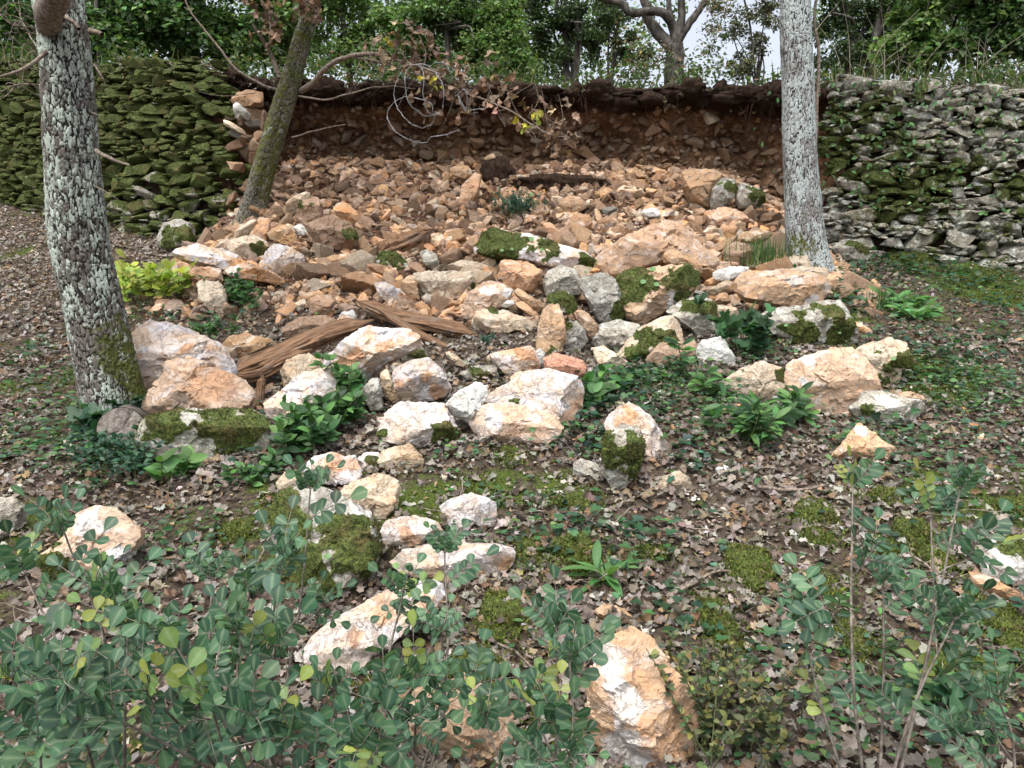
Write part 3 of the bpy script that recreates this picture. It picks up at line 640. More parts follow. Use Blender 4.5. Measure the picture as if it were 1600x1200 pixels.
# --- nearer stones below the row
T('pink and white dome-shaped boulder above the grey-tan one, lower left', 'white', [(472,733),(491,715),(515,708),(536,715),(552,712),(563,741),(560,752),(515,755),(480,747)], by=765, rust=[(520,730,20),(545,725,12)])
T('rounded grey-tan boulder touching the large mossy boulder', 'cream', [(528,775),(545,758),(590,742),(618,750),(624,768),(620,790),(605,806),(580,812),(555,803),(535,790)], soil=.3)
T('large moss-covered boulder with a pale right rim, lower left', 'grey', [(428,830),(432,795),(445,772),(480,762),(520,772),(550,788),(575,812),(584,850),(581,890),(565,917),(520,932),(470,915),(438,880)], moss=[(470,810,60),(500,865,80),(535,830,42),(460,880,40)], pale=[(575,830,22),(560,800,16)], top=.7)
T('small pale stone at the left shoulder of the large mossy boulder', 'cream', [(432,755),(445,738),(468,735),(478,750),(470,768),(440,772)], by=790, sub=4)
T('squat white stone left of the flat bluish-white stone', 'white', [(593,832),(605,815),(649,808),(682,815),(692,833),(671,850),(635,854),(605,861)], rust=[(635,845,20)])
T('flat bluish-white stone broken into three points', 'white', [(690,793),(704,782),(737,771),(770,782),(776,804),(770,822),(752,820),(741,815),(723,838),(704,832),(698,812)])
T('long low white boulder with an orange end, lower centre', 'white', [(613,874),(627,861),(704,850),(767,850),(800,857),(805,870),(789,892),(741,908),(704,900),(657,897),(620,889)], by=912, rust=[(785,872,18),(740,897,14)])
T('long peach-white boulder half hidden by the blue-green shrub', 'white', [(475,1015),(503,984),(558,958),(605,932),(657,907),(701,918),(675,946),(640,972),(610,998),(576,1031),(547,1044),(506,1033)], by=1042, rust=[(600,950,20),(660,925,20),(560,990,18)])
T('brown flat boulder behind blue-green leaves at the bottom edge', 'tan', [(638,1094),(693,1083),(726,1066),(763,1083),(789,1105),(805,1130),(805,1170),(760,1210),(690,1200),(650,1140)], by=1190)
T('big upright pointed boulder, white left half and peach right half, nearest the camera', 'peach', [(921,1046),(936,1017),(958,995),(991,991),(1020,1002),(1042,1035),(1064,1064),(1082,1101),(1093,1127),(1075,1163),(1073,1200),(1040,1225),(980,1215),(936,1178),(925,1127)], by=1200, sub=6, top=.6, pale=[(960,1030,30),(975,1080,38),(965,1150,45),(1000,1190,45)], soil=.0)
T('peach rounded boulder with a mossy foot at the left, behind blue-green sprigs', 'peach', [(60,890),(85,860),(118,835),(118,812),(150,795),(185,797),(200,815),(216,835),(213,855),(190,872),(175,892),(120,905),(70,905)], moss=[(105,880,40)], by=905, pale=[(150,815,22),(190,860,16)])
T('grey-green stone cut by the left picture edge', 'grey', [(-20,783),(22,778),(33,795),(28,820),(10,843),(-12,845),(-25,815)])
T('white and orange stone beside a tall moss lump, centre right of the leaves', 'white', [(948,667),(955,650),(984,630),(997,640),(1013,650),(1027,672),(1045,696),(1029,711),(1003,722),(975,718),(960,700)], by=722, dy=.05, rust=[(970,660,20),(985,640,14)])
T('upright lump thick with brown-green moss in front of a white stone', 'grey', [(943,712),(950,682),(975,662),(996,665),(1000,700),(992,740),(975,760),(955,760),(943,735)], moss=[(970,710,60)], by=762, dy=-.04)
T('smooth grey-green stone half sunk in leaves, left of the moss lump', 'grey', [(896,725),(909,717),(928,722),(943,735),(941,749),(920,756),(899,745)], rough=.5)
T('buff dome-shaped stone with a dark curved crack in the leaves', 'cream', [(1024,764),(1040,743),(1059,736),(1077,747),(1082,768),(1067,775),(1040,775)])
T('small white stone in the leaves below the patch of plants', 'pure', [(1118,733),(1130,726),(1144,733),(1143,744),(1126,748)], sub=4)
T('pair-topped white stone at the right edge above an orange stone', 'pure', [(1533,896),(1538,855),(1555,844),(1600,843),(1635,865),(1620,920),(1577,910)], moss=[(1578,852,26)])
T('orange stone tucked under the white stone at the right edge', 'orange', [(1511,895),(1540,899),(1569,914),(1593,932),(1582,950),(1555,943),(1522,920)])
T('low pale rubble stone in dead leaves left of the lilac-grey boulder', 'cream', [(590,722),(600,703),(640,695),(660,718),(657,738),(625,742),(595,738)])
T('jagged white-grey stone right of the pink dome-shaped boulder', 'white', [(553,722),(570,708),(592,708),(596,728),(580,740),(560,738)], moss=[(580,722,9)], sub=4)
T('flat ochre stone among curled leaves above the nearest boulder', 'tan', [(928,955),(945,945),(975,953),(992,967),(977,977),(945,970)], sub=4)
T('orange-edged mossy stone at the foot of the right wall', 'grey', [(1300,387),(1320,375),(1345,385),(1363,400),(1350,410),(1310,406)], moss=[(1333,389,15)], by=412, sub=4)
T('mossy boulder at the foot of the left wall, pale on top', 'grey', [(247,378),(252,352),(275,343),(298,350),(305,380),(280,393),(255,390)], moss=[(275,375,28)], by=395, sub=4)
T('dull white low stone with moss in the leaves, centre', 'grey', [(836,775),(850,768),(878,767),(886,775),(870,783),(842,783)], moss=[(850,781,10)], sub=4)
T('flat slanting slab on the soil below the crossed wood', 'cream', [(692,552),(700,547),(720,562),(732,572),(727,577),(710,568)], by=582, sub=3)
T('small lichen-grey stone under the right end of the pink-white slab', 'grey', [(630,545),(655,540),(668,556),(650,566),(628,566)], moss=[(645,556,12)], by=580, sub=4)
T('orange half-buried stone among the laurel shoots', 'orange', [(1142,640),(1152,630),(1172,640),(1186,648),(1172,660),(1150,655)], sub=4)
T('dark stone in the gap between slab and squarish white block', 'grey', [(563,612),(580,592),(592,590),(598,640),(580,640)], by=650, sub=4)
# stones of the torn wall end at the left and the loose flat ones beside the right oak
T('brown block left hanging in the torn end of the left wall', 'brown', [(362,152),(385,141),(412,145),(411,166),(385,170),(366,162)], Yabs=7.15, sub=4, cat='stone', name='wall_stone')

for i_, (lab, kd, ol) in enumerate([('long thin pale slab, widest of the flat stones beside the pale oak', 'cream', [(1284,349),(1300,345),(1348,347),(1352,354),(1340,360),(1286,357)]),
    ('thin wedge-shaped pale stone above the long thin slab beside the pale oak', 'grey', [(1284,340),(1300,332),(1322,331),(1326,338),(1305,344),(1286,345)]),
    ('small flat stone right of the wedge-shaped one beside the pale oak', 'cream', [(1318,341),(1330,335),(1350,340),(1351,345),(1330,347)]),
    ('rounded pale stone topping the flat stones beside the pale oak', 'grey', [(1300,331),(1312,316),(1326,306),(1338,326),(1330,334),(1312,336)]),
    ('pale oval stone leaning right, under dark moss in the right wall', 'grey', [(1336,316),(1348,312),(1360,322),(1358,342),(1350,341),(1342,330)]),
    ('cream block under the long thin slab at the base of the right wall', 'cream', [(1296,366),(1310,360),(1334,361),(1330,374),(1312,377)])]):
    T(lab, kd, ol, by=392, sub=4, dy=-.02, cat='stone', name='wall_stone')
T('white splinter of stone exposed at the torn end of the left wall', 'pure', [(368,158),(376,164),(392,180),(386,188),(378,180),(372,190),(366,172)], Yabs=7.05, sub=3, cat='stone', name='wall_stone')
T('pale narrow stone sloping below the white splinter, torn end of the left wall', 'cream', [(346,186),(356,188),(388,208),(384,212),(352,196)], Yabs=7.05, sub=3, cat='stone', name='wall_stone')

# rock library for rubble, wall and bank
def lib_rock(seed, sub, asp, chips=14):
    rg = np.random.default_rng(seed); D, F = ico(sub); r = np.full(len(D), 1.9)
    Q = np.eye(3)
    for k in range(6):
        n = nrm((Q[k % 3] * (1 if k < 3 else -1) + rg.normal(0, .30, 3))[None])[0]
        dn = D @ n; r = np.where(dn > .05, np.minimum(r, rg.uniform(.5, .85) / np.maximum(dn, .05)), r)
    for k in range(int(rg.integers(2, 6))):
        n = nrm(rg.normal(size=(1, 3)))[0]; dn = D @ n; r = np.where(dn > .05, np.minimum(r, rg.uniform(.6, .9) / np.maximum(dn, .05)), r)
    r = chip(D, r, chips // 3, .94, .995, rg); V = D * r[:, None]
    V = rock_detail(V, D, 1.0, seed * 1.7, .5) * np.array(asp)
    V -= (V.max(0) + V.min(0)) / 2; V /= np.abs(V).max()
    return V, F
LIB4 = [lib_rock(100 + i, 4, (1, rng.uniform(.5, .95), rng.uniform(.35, .8))) for i in range(14)]
LIB3 = [lib_rock(200 + i, 3, (1, rng.uniform(.55, .95), rng.uniform(.4, .8)), 8) for i in range(14)]
LIB2 = [lib_rock(300 + i, 2, (1, rng.uniform(.55, .95), rng.uniform(.4, .8)), 4) for i in range(8)]
def rand_rot(n, r=rng, tilt=.5):
    up = nrm(np.stack([r.normal(0, tilt, n), r.normal(0, tilt, n), np.ones(n)], -1)); a = r.uniform(0, 2 * np.pi, n)
    d = np.stack([np.cos(a), np.sin(a), 0 * a], -1); return frames(d - (d * up).sum(1, keepdims=True) * up, up)
def inside(poly, x, y):
    x0, y0 = poly[:, 0], poly[:, 1]; x1, y1 = np.roll(x0, -1), np.roll(y0, -1)
    c = ((y0 > y) != (y1 > y)) & (x < (x1 - x0) * (y - y0) / (y1 - y0 + 1e-9) + x0); return c.sum() % 2 == 1
def covered(p):
    px, py = project(p); return any(inside(q, px, py) for q in POLYS)

def lib_meshes(lib, kinds, prefix):
    out = {}
    for k in kinds:
        for i, (V, F) in enumerate(lib):
            me = bpy.data.meshes.new(prefix); me.from_pydata(V.tolist(), [], F.tolist())
            me.polygons.foreach_set('use_smooth', np.ones(len(F), bool))
            for nm, val in (('moss', 0.), ('soil', .14)):
                at = me.attributes.new(nm, 'FLOAT', 'POINT'); at.data.foreach_set('value', np.full(len(V), val, np.float32))
            try: me.set_sharp_from_angle(angle=math.radians(35))
            except Exception: pass
            me.materials.append(ROCK[k]); out[(k, i)] = me
    return out
KINDS = ['orange', 'tan', 'brown', 'cream', 'white', 'grey']
WORD = {'orange': 'orange', 'tan': 'tan', 'brown': 'earth-brown', 'cream': 'cream', 'white': 'whitish', 'grey': 'grey'}
LM = lib_meshes(LIB4, KINDS, 'rubble_stone')
def mat3(X, Y, Z, s, loc):
    return Matrix(((X[0] * s, Y[0] * s, Z[0] * s, loc[0]), (X[1] * s, Y[1] * s, Z[1] * s, loc[1]), (X[2] * s, Y[2] * s, Z[2] * s, loc[2]), (0, 0, 0, 1)))
r3 = np.random.default_rng(77)
def place_rubble(n, zone, size, kinds_p, where, tries=30):
    k = 0
    for _ in range(n * tries):
        if k >= n: break
        x, y = zone(); z = float(H(x, y)); s = size() * (1.05 - .42 * float(sm(5.6, 7.0, y))); p = np.array([x, y, z + s * .25])
        if covered(p): continue
        px, py = project(p)
        if any((px - a) ** 2 + (py - b) ** 2 < c for a, b, c in SPOTS): continue
        X, Y, Z = rand_rot(1, r3, .55); up_ = float(sm(6.3, 7.5, y)); kp = np.array(kinds_p) * [1 - .3 * up_, 1, 1 + .9 * up_, 1 - .7 * up_, 1 - up_, 1 - up_]; kd = KINDS[r3.choice(6, p=kp / kp.sum())]
        o = bpy.data.objects.new('rubble_stone', LM[(kd, int(r3.integers(14)))]); C.objects.link(o)
        o.matrix_world = mat3(X[0], Y[0], Z[0], s, p)
        side = 'left third' if px < 640 else ('right third' if px > 960 else 'middle')
        row = 'just under the bare bank' if py < 300 else ('halfway down the slope' if py < 370 else 'near the foot')
        meta(o, f'{WORD[kd]} angular rubble stone in the {side} of the slide, {row}', 'stone', f'rubble stones of the collapsed wall')
        SPOTS.append((px, py, (s * 1204 / y * .75) ** 2)); k += 1
SPOTS = []
def zone_scree():
    while True:
        x = r3.uniform(-2.7, 2.6); y = r3.uniform(4.9, 7.75)
        if y < float(ybank(x)) + .02 and y > 5.5 - .5 * sm(-1.2, .2, x) + .25 * (x < -1.6) and scree_field(np.array([x]), np.array([y]))[0] > .25: return x, y
place_rubble(145, zone_scree, lambda: r3.uniform(.09, .165), [.30, .36, .20, .10, .02, .02], '')
place_rubble(150, zone_scree, lambda: r3.uniform(.06, .10), [.30, .36, .20, .10, .02, .02], '')
# the finer rubble: past what one could count
def stuff_rocks(name, pts, sizes, lib, mats, label, cat, kind='stuff', tilt=.6, parent=None, sink=.1, r=rng, mossv=None, soilv=.35):
    n = len(pts)
    for mi, (mk, frac) in enumerate(mats):
        pass
    which = r.choice(len(mats), n, p=[f for _, f in mats]); objs = None
    V = []; F = []; M = []; base = 0; mos = []; soi = []; tin = []
    X, Y, Z = rand_rot(n, r, tilt); li = r.integers(len(lib), size=n)
    for j in range(n):
        v, f = lib[li[j]]; s = sizes[j]
        V.append(pts[j] + s * (v[:, 0:1] * X[j] + v[:, 1:2] * Y[j] + v[:, 2:3] * Z[j])); F.append(f + base); base += len(v); M.append(np.full(len(f), which[j]))
        mos.append(np.full(len(v), 0 if mossv is None else mossv[j])); soi.append(np.full(len(v), soilv if np.isscalar(soilv) else soilv[j])); tin.append(np.full(len(v), np.clip(r.normal(.0, .12), -.3, .2)))
    V = np.concatenate(V)
    o = mesh_np(name, V, np.concatenate(F), None, parent, {'moss': np.concatenate(mos), 'soil': np.concatenate(soi), 'tint': np.concatenate(tin)}, True)
    for mk, _ in mats: o.data.materials.append(ROCK[mk])
    o.data.polygons.foreach_set('material_index', np.concatenate(M).astype(np.int32))
    try: o.data.set_sharp_from_angle(angle=math.radians(32))
    except Exception: pass
    return meta(o, label, cat, None, kind)
n = 6200; x = r3.uniform(-2.9, 2.9, n); y = r3.uniform(4.6, 7.9, n); sf = scree_field(x, y) * (1 - .75 * sm(.12, .38, fbm(np.stack([x * 1.6, y * 2.2, x * 0 + 21], -1), 3)))
k = (sf > r3.random(n) * .8) & (y < ybank(x) + .05); x, y = x[k], y[k]
s = r3.gamma(2.2, .017, len(x)) + .010; s = np.minimum(s, .072)
stuff_rocks('fine_rubble', np.stack([x, y, H(x, y) + s * .2], -1), s, LIB3, [('orange', .28), ('tan', .32), ('brown', .32), ('cream', .08)],
            'small broken stones and chips filling the slide between larger rubble', 'rubble', r=r3, soilv=np.clip(.16 + .34 * sm(6.0, 7.3, y) + r3.normal(0, .2, len(y)), 0, .75))
n = 9000; x = r3.uniform(-2.9, 2.9, n); y = r3.uniform(4.7, 7.8, n); k = scree_field(x, y) > r3.random(n) * .9; x, y = x[k], y[k]; s = r3.uniform(.006, .017, len(x))
stuff_rocks('gravel', np.stack([x, y, H(x, y) + s * .4 + r3.random(len(x)) * .01], -1), s, LIB2, [('orange', .3), ('tan', .3), ('brown', .2), ('cream', .2)], 'gravel and grit between the stones of the slide', 'gravel', r=r3, soilv=.2)
# chips thrown out over the leaves
n = 260; x = r3.uniform(-2.6, 3.4, n); y = r3.uniform(3.6, 5.6, n); s = r3.uniform(.012, .035, n)
stuff_rocks('scattered_chips', np.stack([x, y, H(x, y) + s * .3], -1), s, LIB2, [('orange', .2), ('cream', .4), ('grey', .4)],
            'stone chips thrown out over the dead leaves below the slide', 'stone chips', r=r3)
# stones bedded in the bare face of the bank
LB = lib_meshes(LIB4[:10], ['tan', 'orange', 'brown', 'cream'], 'bank_stone')
taken = []; cnt = 0
for _ in range(5000):
    if cnt >= 260: break
    x = r3.uniform(-2.75, 2.75); zb_ = float(H(x, float(ybank(x)))); z = zb_ + (r3.random() ** 1.2 * .9 - .05) * (float(zup(np.array([x]), np.array([0.]))[0]) - zb_ - .12)
    s = .03 + .085 * r3.random() ** 1.7
    if any(abs(x - a) < (s + c) * .72 and abs(z - b) < (s + c) * .5 for a, b, c in taken): continue
    yb_ = float(bank_y(np.array([x]), np.array([z]))[0]); taken.append((x, z, s))
    kd = ['tan', 'orange', 'brown', 'cream'][r3.choice(4, p=[.44, .32, .06, .18])]
    X, Y, Z = rand_rot(1, r3, .55); o = bpy.data.objects.new('bank_stone', LB[(kd, int(r3.integers(10)))]); C.objects.link(o)
    p = np.array([x, yb_ - s * r3.uniform(.1, .6), z]); o.matrix_world = mat3(X[0], Y[0], Z[0], s, p); px, py = project(p)
    side = 'left' if px < 600 else ('right' if px > 1000 else 'middle')
    meta(o, f'{WORD[kd]} stone bedded in the bare {side} part of the earth bank, {"upper" if py < 215 else "lower"} row', 'stone', 'stones bedded in the bare bank'); cnt += 1

# ------------------------------------------------------------ the two standing lengths of dry stone wall
def dry_wall(x0, x1, breakx, side, mossy, label, seed):
    r = np.random.default_rng(seed); root = empty('dry_stone_wall', (0, 0, 0), label, 'wall')
    cx = (x0 + x1) / 2; root.location = (cx, float(yw(cx)), float(H(cx, float(yw(cx))))); L0 = np.array(root.location)
    V = []; F = []; mos = []; tn = []; base = 0
    lay = 0.; z = -.12
    pts = []
    while z < 1.95:
        h = r.uniform(.048, .12); x = x0 - r.uniform(0, .2)
        while x < x1:
            wd = h * r.uniform(1.0, 2.9); hh = h * r.uniform(.75, 1.15)
            xc = x + wd / 2; wob = .05 * math.sin(xc * 2.1 + z * 3) + .03 * math.sin(xc * 5.3)
            zg = float(H(xc, float(yw(xc)) - .05)); zz = zg + z + h / 2 + wob; zt_ = float(zup(np.array([xc]), np.array([0.]))[0])
            if zz < zt_ + .02:
                # ragged torn end
                lim = breakx + side * (.07 * math.sin(z * 9 + seed) + .02 + .10 * (z / 1.5))
                if (xc - lim) * side > 0 or side == 0:
                    pts.append((xc, zz, wd, hh, z / max(zt_ - zg, .3)))
            x += wd * r.uniform(.93, 1.0)
        z += h * .95
    for (xc, zz, wd, hh, rel) in pts:
        v, f = LIB3[int(r.integers(14))] if r.random() < .5 else LIB3[int(r.integers(14))]
        v = v / np.abs(v).max(0); v = v * np.array([wd * .57, .085, hh * .62])
        if r.random() < .5: v = v * [-1, 1, 1]; f = f[:, ::-1]
        a = r.normal(0, .15); c, s_ = math.cos(a), math.sin(a); v = np.stack([v[:, 0] * c - v[:, 2] * s_, v[:, 1], v[:, 0] * s_ + v[:, 2] * c], -1)
        y = float(yw(xc)) + rel * .10 + r.normal(0, .013)
        V.append(v + [xc, y, zz]); F.append(f + base); base += len(v)
        mos.append(np.full(len(v), r.normal(0, .10))); tn.append(np.full(len(v), r.normal(0, .15)))
    # fill chips in the joints
    n = len(pts) * 3; q = np.array(pts)[r.integers(len(pts), size=n)]
    for j in range(n):
        v, f = LIB2[int(r.integers(8))]; s = r.uniform(.018, .045)
        p_ = np.array([q[j, 0] + r.choice([-1, 1]) * q[j, 2] * .5, float(yw(q[j, 0])) + q[j, 4] * .10 - .03 + r.normal(0, .02), q[j, 1] + r.choice([-1, 1]) * q[j, 3] * .5])
        V.append(v * s * [1.3, 1, .8] + p_); F.append(f + base); base += len(v); mos.append(np.full(len(v), r.normal(-.05, .15))); tn.append(np.full(len(v), r.normal(0, .2)))
    V = np.concatenate(V); F = np.concatenate(F); mos = np.concatenate(mos)
    pn = V * [1, 1, 1.]; nz = fbm(pn * 2.2 + seed, 4); nz2 = fbm(pn * 11, 3)
    m = np.clip(mossy(V[:, 0], V[:, 2], nz) + nz2 * .6 + mos, 0, 1)
    o = mesh_np('stonework', V - L0, F, ROCK['wall'], root, {'moss': m, 'soil': np.zeros(len(V)), 'tint': np.concatenate(tn)}, True)
    try: o.data.set_sharp_from_angle(angle=math.radians(28))
    except Exception: pass
    # earth core behind the face
    gx = np.linspace(x0, x1, 120); gz = np.linspace(-.3, 1, 30); A, B = np.meshgrid(gx, gz)
    keep = np.ones(len(gx), bool)
    lim0 = breakx + side * .30
    if side < 0: A = np.minimum(A, lim0)
    if side > 0: A = np.maximum(A, lim0)
    zt2 = zup(A, 0 * A) - .03; zb2 = H(A, yw(A)) - .2; ZZ_ = zb2 + (zt2 - zb2) * np.clip(B, 0, 1); YY_ = yw(A) + .05 + .08 * np.clip(B, 0, 1)
    i = (np.arange(29)[:, None] * 120 + np.arange(119)[None]); cp_ = np.stack([A, YY_, ZZ_], -1).reshape(-1, 3)
    mesh_np('core', cp_ - L0, np.stack([i, i + 1, i + 121, i + 120], -1).reshape(-1, 4), BANK, root, {'moss': np.zeros(len(cp_))}, True)
    front = (V[F].mean(1)[:, 1] < yw(V[F].mean(1)[:, 0]) + .06)
    vis = (V[F].mean(1)[:, 0] > -6.6) & (V[F].mean(1)[:, 0] < 5.6)
    t = moss_tufts(V - L0, F[front & vis], m, 15000, .009, 'moss', root, r, cols=[(.026, .034, .010), (.045, .056, .013), (.08, .09, .02), (.05, .038, .018)], cap=110000)
    if t: t['kind'] = 'stuff'
    return root
dry_wall(-8.0, -2.2, -2.42, -1, lambda x, z, n: .95 + .4 * n - .30 * sm(-3.9, -3.0, x) * (1 - sm(2.3, 2.8, z)) - .12 * (z < 2.35), 'mossy green dry stone wall standing left of the collapsed gap', 3)
dry_wall(2.3, 6.6, 2.62, 1, lambda x, z, n: .26 + .8 * n + .38 * (1 - sm(3.2, 4.1, x)) * sm(2.0, 2.5, z) + .12 * sm(2.6, 3.1, z), 'grey lichened dry stone wall standing right of the pale oak', 4)

n = 900; x = r3.uniform(-2.8, 2.75, n); zb_ = H(x, ybank(x)); zt_ = zup(x, 0 * x); z = zb_ + (r3.random(n) ** 1.6 * .95 - .05) * (zt_ - zb_ - .08); s = r3.uniform(.012, .045, n)
stuff_rocks('bank_chips', np.stack([x, bank_y(x, z) - s * .4, z], -1), s, LIB3, [('orange', .2), ('tan', .4), ('brown', .3), ('cream', .1)], 'small stones and chips bedded in the bare earth bank', 'stone chips', r=r3, soilv=.5)

# stones of the torn wall end, left
for i_ in range(34):
    py = r3.uniform(150, 335); px = r3.uniform(366, 415) - .02 * (py - 150); Y_ = r3.uniform(7.2, 7.4) - .0016 * (py - 150); s = r3.uniform(.05, .11); p = P(px, py, Y_)
    kd = ['tan', 'brown', 'cream', 'grey', 'orange'][r3.choice(5, p=[.3, .25, .15, .15, .15])]; X, Y, Z = rand_rot(1, r3, .3)
    o = bpy.data.objects.new('wall_stone', LM[(kd, int(r3.integers(14)))]); C.objects.link(o); o.matrix_world = mat3(X[0], Y[0], Z[0], s, p)
    meta(o, f'{WORD[kd]} stone in the torn end of the left wall behind the leaning oak, {"upper" if py < 240 else "lower"} half', 'stone', 'stones of the torn wall end')

# ------------------------------------------------------------ the three oaks in front of the wall
def trunk_mesh(path, nu, nv, seed, depth=.012, kx=14, kz=5., mossf=None, flare=0.):
    c = spline(path, nv); pts, rad = c[:, :3], c[:, 3]
    if flare: rad = rad * (1 + flare * np.exp(-np.arange(nv) / nv * 9))
    T = nrm(np.gradient(pts, axis=0)); X = nrm(np.cross(T, [0.05, 1, .1])); Yv = np.cross(T, X)
    a = np.linspace(0, 2 * np.pi, nu, endpoint=False)
    dirs = np.cos(a)[None, :, None] * X[:, None] + np.sin(a)[None, :, None] * Yv[:, None]
    arc = np.concatenate([[0], np.cumsum(np.linalg.norm(np.diff(pts, axis=0), axis=1))])
    lob = 1 + .06 * np.cos(a * 3 + seed)[None] * (1 + 2 * np.exp(-arc / .3))[:, None] + .03 * np.cos(a * 5 + seed * 2)[None]
    q = np.stack([np.cos(a)[None] * rad[:, None] * kx, np.sin(a)[None] * rad[:, None] * kx, np.repeat(arc[:, None] * kz, nu, 1)], -1).reshape(-1, 3)
    q = q + np.stack([fbm(q * .7 + seed + 11 * k_, 4) for k_ in range(3)], -1) * [.5, .5, 1.0]
    f1, f2, cid = cellular(q + seed * 3.1); g_ = sm(.0, .22, f2 - f1 + .10 * fbm(q * 4, 2))
    big = fbm(q * .35 + seed, 3)
    plate = (g_ * (.75 + .5 * fbm(q * 3, 2))).reshape(nv, nu)
    R = rad[:, None] * lob + depth * (plate - .5) + rad[:, None] * .05 * big.reshape(nv, nu)
    V = (pts[:, None] + dirs * R[..., None]).reshape(-1, 3)
    i = np.arange(nv - 1)[:, None] * nu; j = np.arange(nu)[None]; j2 = (j + 1) % nu
    F = np.stack([i + j, i + j2, i + nu + j2, i + nu + j], -1).reshape(-1, 4)
    mo = np.zeros(len(V)) if mossf is None else mossf(V)
    return V, F, {'plate': plate.ravel(), 'cid': cid, 'moss': mo}
OAKLEAF_COL = [(.30, .15, .085), (.22, .11, .06), (.36, .22, .15), (.40, .28, .2)]
def oak_leaf_template(seed, curl):
    r = np.random.default_rng(seed); n = 9; y = np.linspace(0, 1, n); w = np.array([.05, .13, .10, .24, .15, .33, .21, .30, .06]) * r.uniform(.85, 1.15, n)
    L = np.stack([-w, y + .05 * (w > .2), 0 * y], -1); Rr = np.stack([w * r.uniform(.85, 1.1, n), y + .05 * (w > .2), 0 * y], -1); M = np.stack([0 * y, y, 0 * y], -1)
    V = np.concatenate([M, L, Rr, [[0, 1.09, 0]]])
    x0, y0 = V[:, 0].copy(), V[:, 1].copy()
    V[:, 2] = np.abs(x0) * r.uniform(-.2, .75) * curl + (y0 - .5) ** 2 * r.uniform(-.7, 1.1) * curl + .09 * np.sin(y0 * 9 + seed) * curl + .25 * x0 * np.sin(y0 * 4 + seed) * curl
    F = []
    for k in range(n - 1):
        F += [(k, k + 1, n + k + 1, n + k), (k + 1, k, 2 * n + k, 2 * n + k + 1)]
    F += [(n - 1, 3 * n, 2 * n - 1), (3 * n, n - 1, 3 * n - 1)]
    return V, F
OAK = [oak_leaf_template(i, 1.0) for i in range(6)]
def leaf_blob(bt, centre, rad, n, tv, tf, size, cols, r=rng, flat=.7, hang=0., p=None, shell=.35):
    d = nrm(r.normal(size=(n, 3))) * (r.random((n, 1)) ** shell); pos = np.asarray(centre) + d * np.asarray(rad)
    dirs = nrm(r.normal(0, 1, (n, 3)) * [1, 1, .5] + [0, 0, -hang]); up = nrm(r.normal(0, flat, (n, 3)) + [0, -.25, 1])
    X, Y, Z = frames(dirs, up); bt.add(tv, tf, pos, X, Y, Z, size * r.uniform(.6, 1.35, n), pick(cols, n, p, .3, .1, r))
SIMPLE = np.array([[0, 0, 0], [-.30, .45, .10], [.30, .45, .10], [0, 1, 0], [0, .5, 0]]); SIMPLE_F = [(0, 4, 1), (0, 2, 4), (1, 4, 3), (4, 2, 3)]
HOLM = [(.022, .040, .016), (.035, .060, .022), (.05, .08, .03)]
def high_crown(root, L0, centre, rad, n, cols, seed):
    r = np.random.default_rng(seed); bt = Batch()
    for k in range(26):
        c = np.asarray(centre) + nrm(r.normal(size=3)) * r.random() ** .4 * np.asarray(rad)
        leaf_blob(bt, c, (.45, .45, .3), n // 26, OAK[0][0], OAK[0][1], .08, cols, r)
    return bt.build('crown', DRY, root, loc=None)
def world_child(name, V, F, mat, root, attrs=None, smooth=True):
    return mesh_np(name, V - np.array(root.location), F, mat, root, attrs, smooth)

# left oak, cracked bark with lichen, moss at the foot
def PT(px, py, Y, r): return [*P(px, py, Y), r]
def PW(px, py, Y, wpx): return [*P(px, py, Y), wpx * .5 * Y / FPX]
b0 = ground_hit(178, 655); Yt = float(b0[1]) + .02
lt = empty('oak_tree', tuple(b0), 'thick lichen-spotted oak trunk with deeply cracked bark and mossy foot, left of the slide', 'tree')
sc_ = Yt / FPX
path = [PW(182, 700, Yt, 104), PW(176, 640, Yt, 92), PW(160, 560, Yt, 86), PW(144, 480, Yt, 82), PW(126, 400, Yt, 81), PW(116, 320, Yt, 79), PW(110, 230, Yt, 74), PW(104, 140, Yt, 70), PW(98, 60, Yt, 67), PW(88, -10, Yt, 67), PW(80, -120, Yt + .05, 63), PW(72, -300, Yt + .1, 51), PW(60, -480, Yt + .1, 37)]
V, F, A = trunk_mesh(path, 190, 700, 1.3, .010, 56, 20, lambda V: np.clip(.95 * sm(1.85, .95, V[:, 2]) * sm(-2.25, -1.9, V[:, 0] + (V[:, 2] - 1.5) * .25) + .25 * fbm(V * 4, 3) + .06, 0, .9), .1)
world_child('trunk', V, F, BARK_L, lt, A)
tb = Tubes()
def limb(pts, r0, r1, n=24, nseg=8):
    c = spline(pts, n); c = c + np.stack([fbm(c * 6 + k * 5, 2) for k in range(3)], -1) * .012; tb.add(c, np.linspace(r0, r1, n), nseg, .05)
limb([P(78, 45, Yt - .05), P(75, 20, Yt - .22), P(88, -5, Yt - .38), P(100, -60, Yt - .5)], .058, .05, 20, 14)
limb([P(100, 25, Yt - .1), P(115, 34, Yt - .2), P(124, 46, Yt - .26)], .012, .008); limb([P(140, 48, Yt - .1), P(152, 52, Yt - .14), P(158, 56, Yt - .16)], .014, .010)
limb([P(150, 235, Yt - .1), P(170, 245, Yt - .16), P(202, 258, Yt - .2)], .011, .005); limb([P(145, 178, Yt), P(160, 182, Yt - .1)], .006, .002)
limb([P(75, 78, Yt - .1), P(40, 105, Yt - .2), P(0, 120, Yt - .25), P(-60, 135, Yt - .3)], .010, .004); limb([P(62, 134, Yt), P(25, 134, Yt - .1), P(0, 145, Yt - .15)], .006, .002)
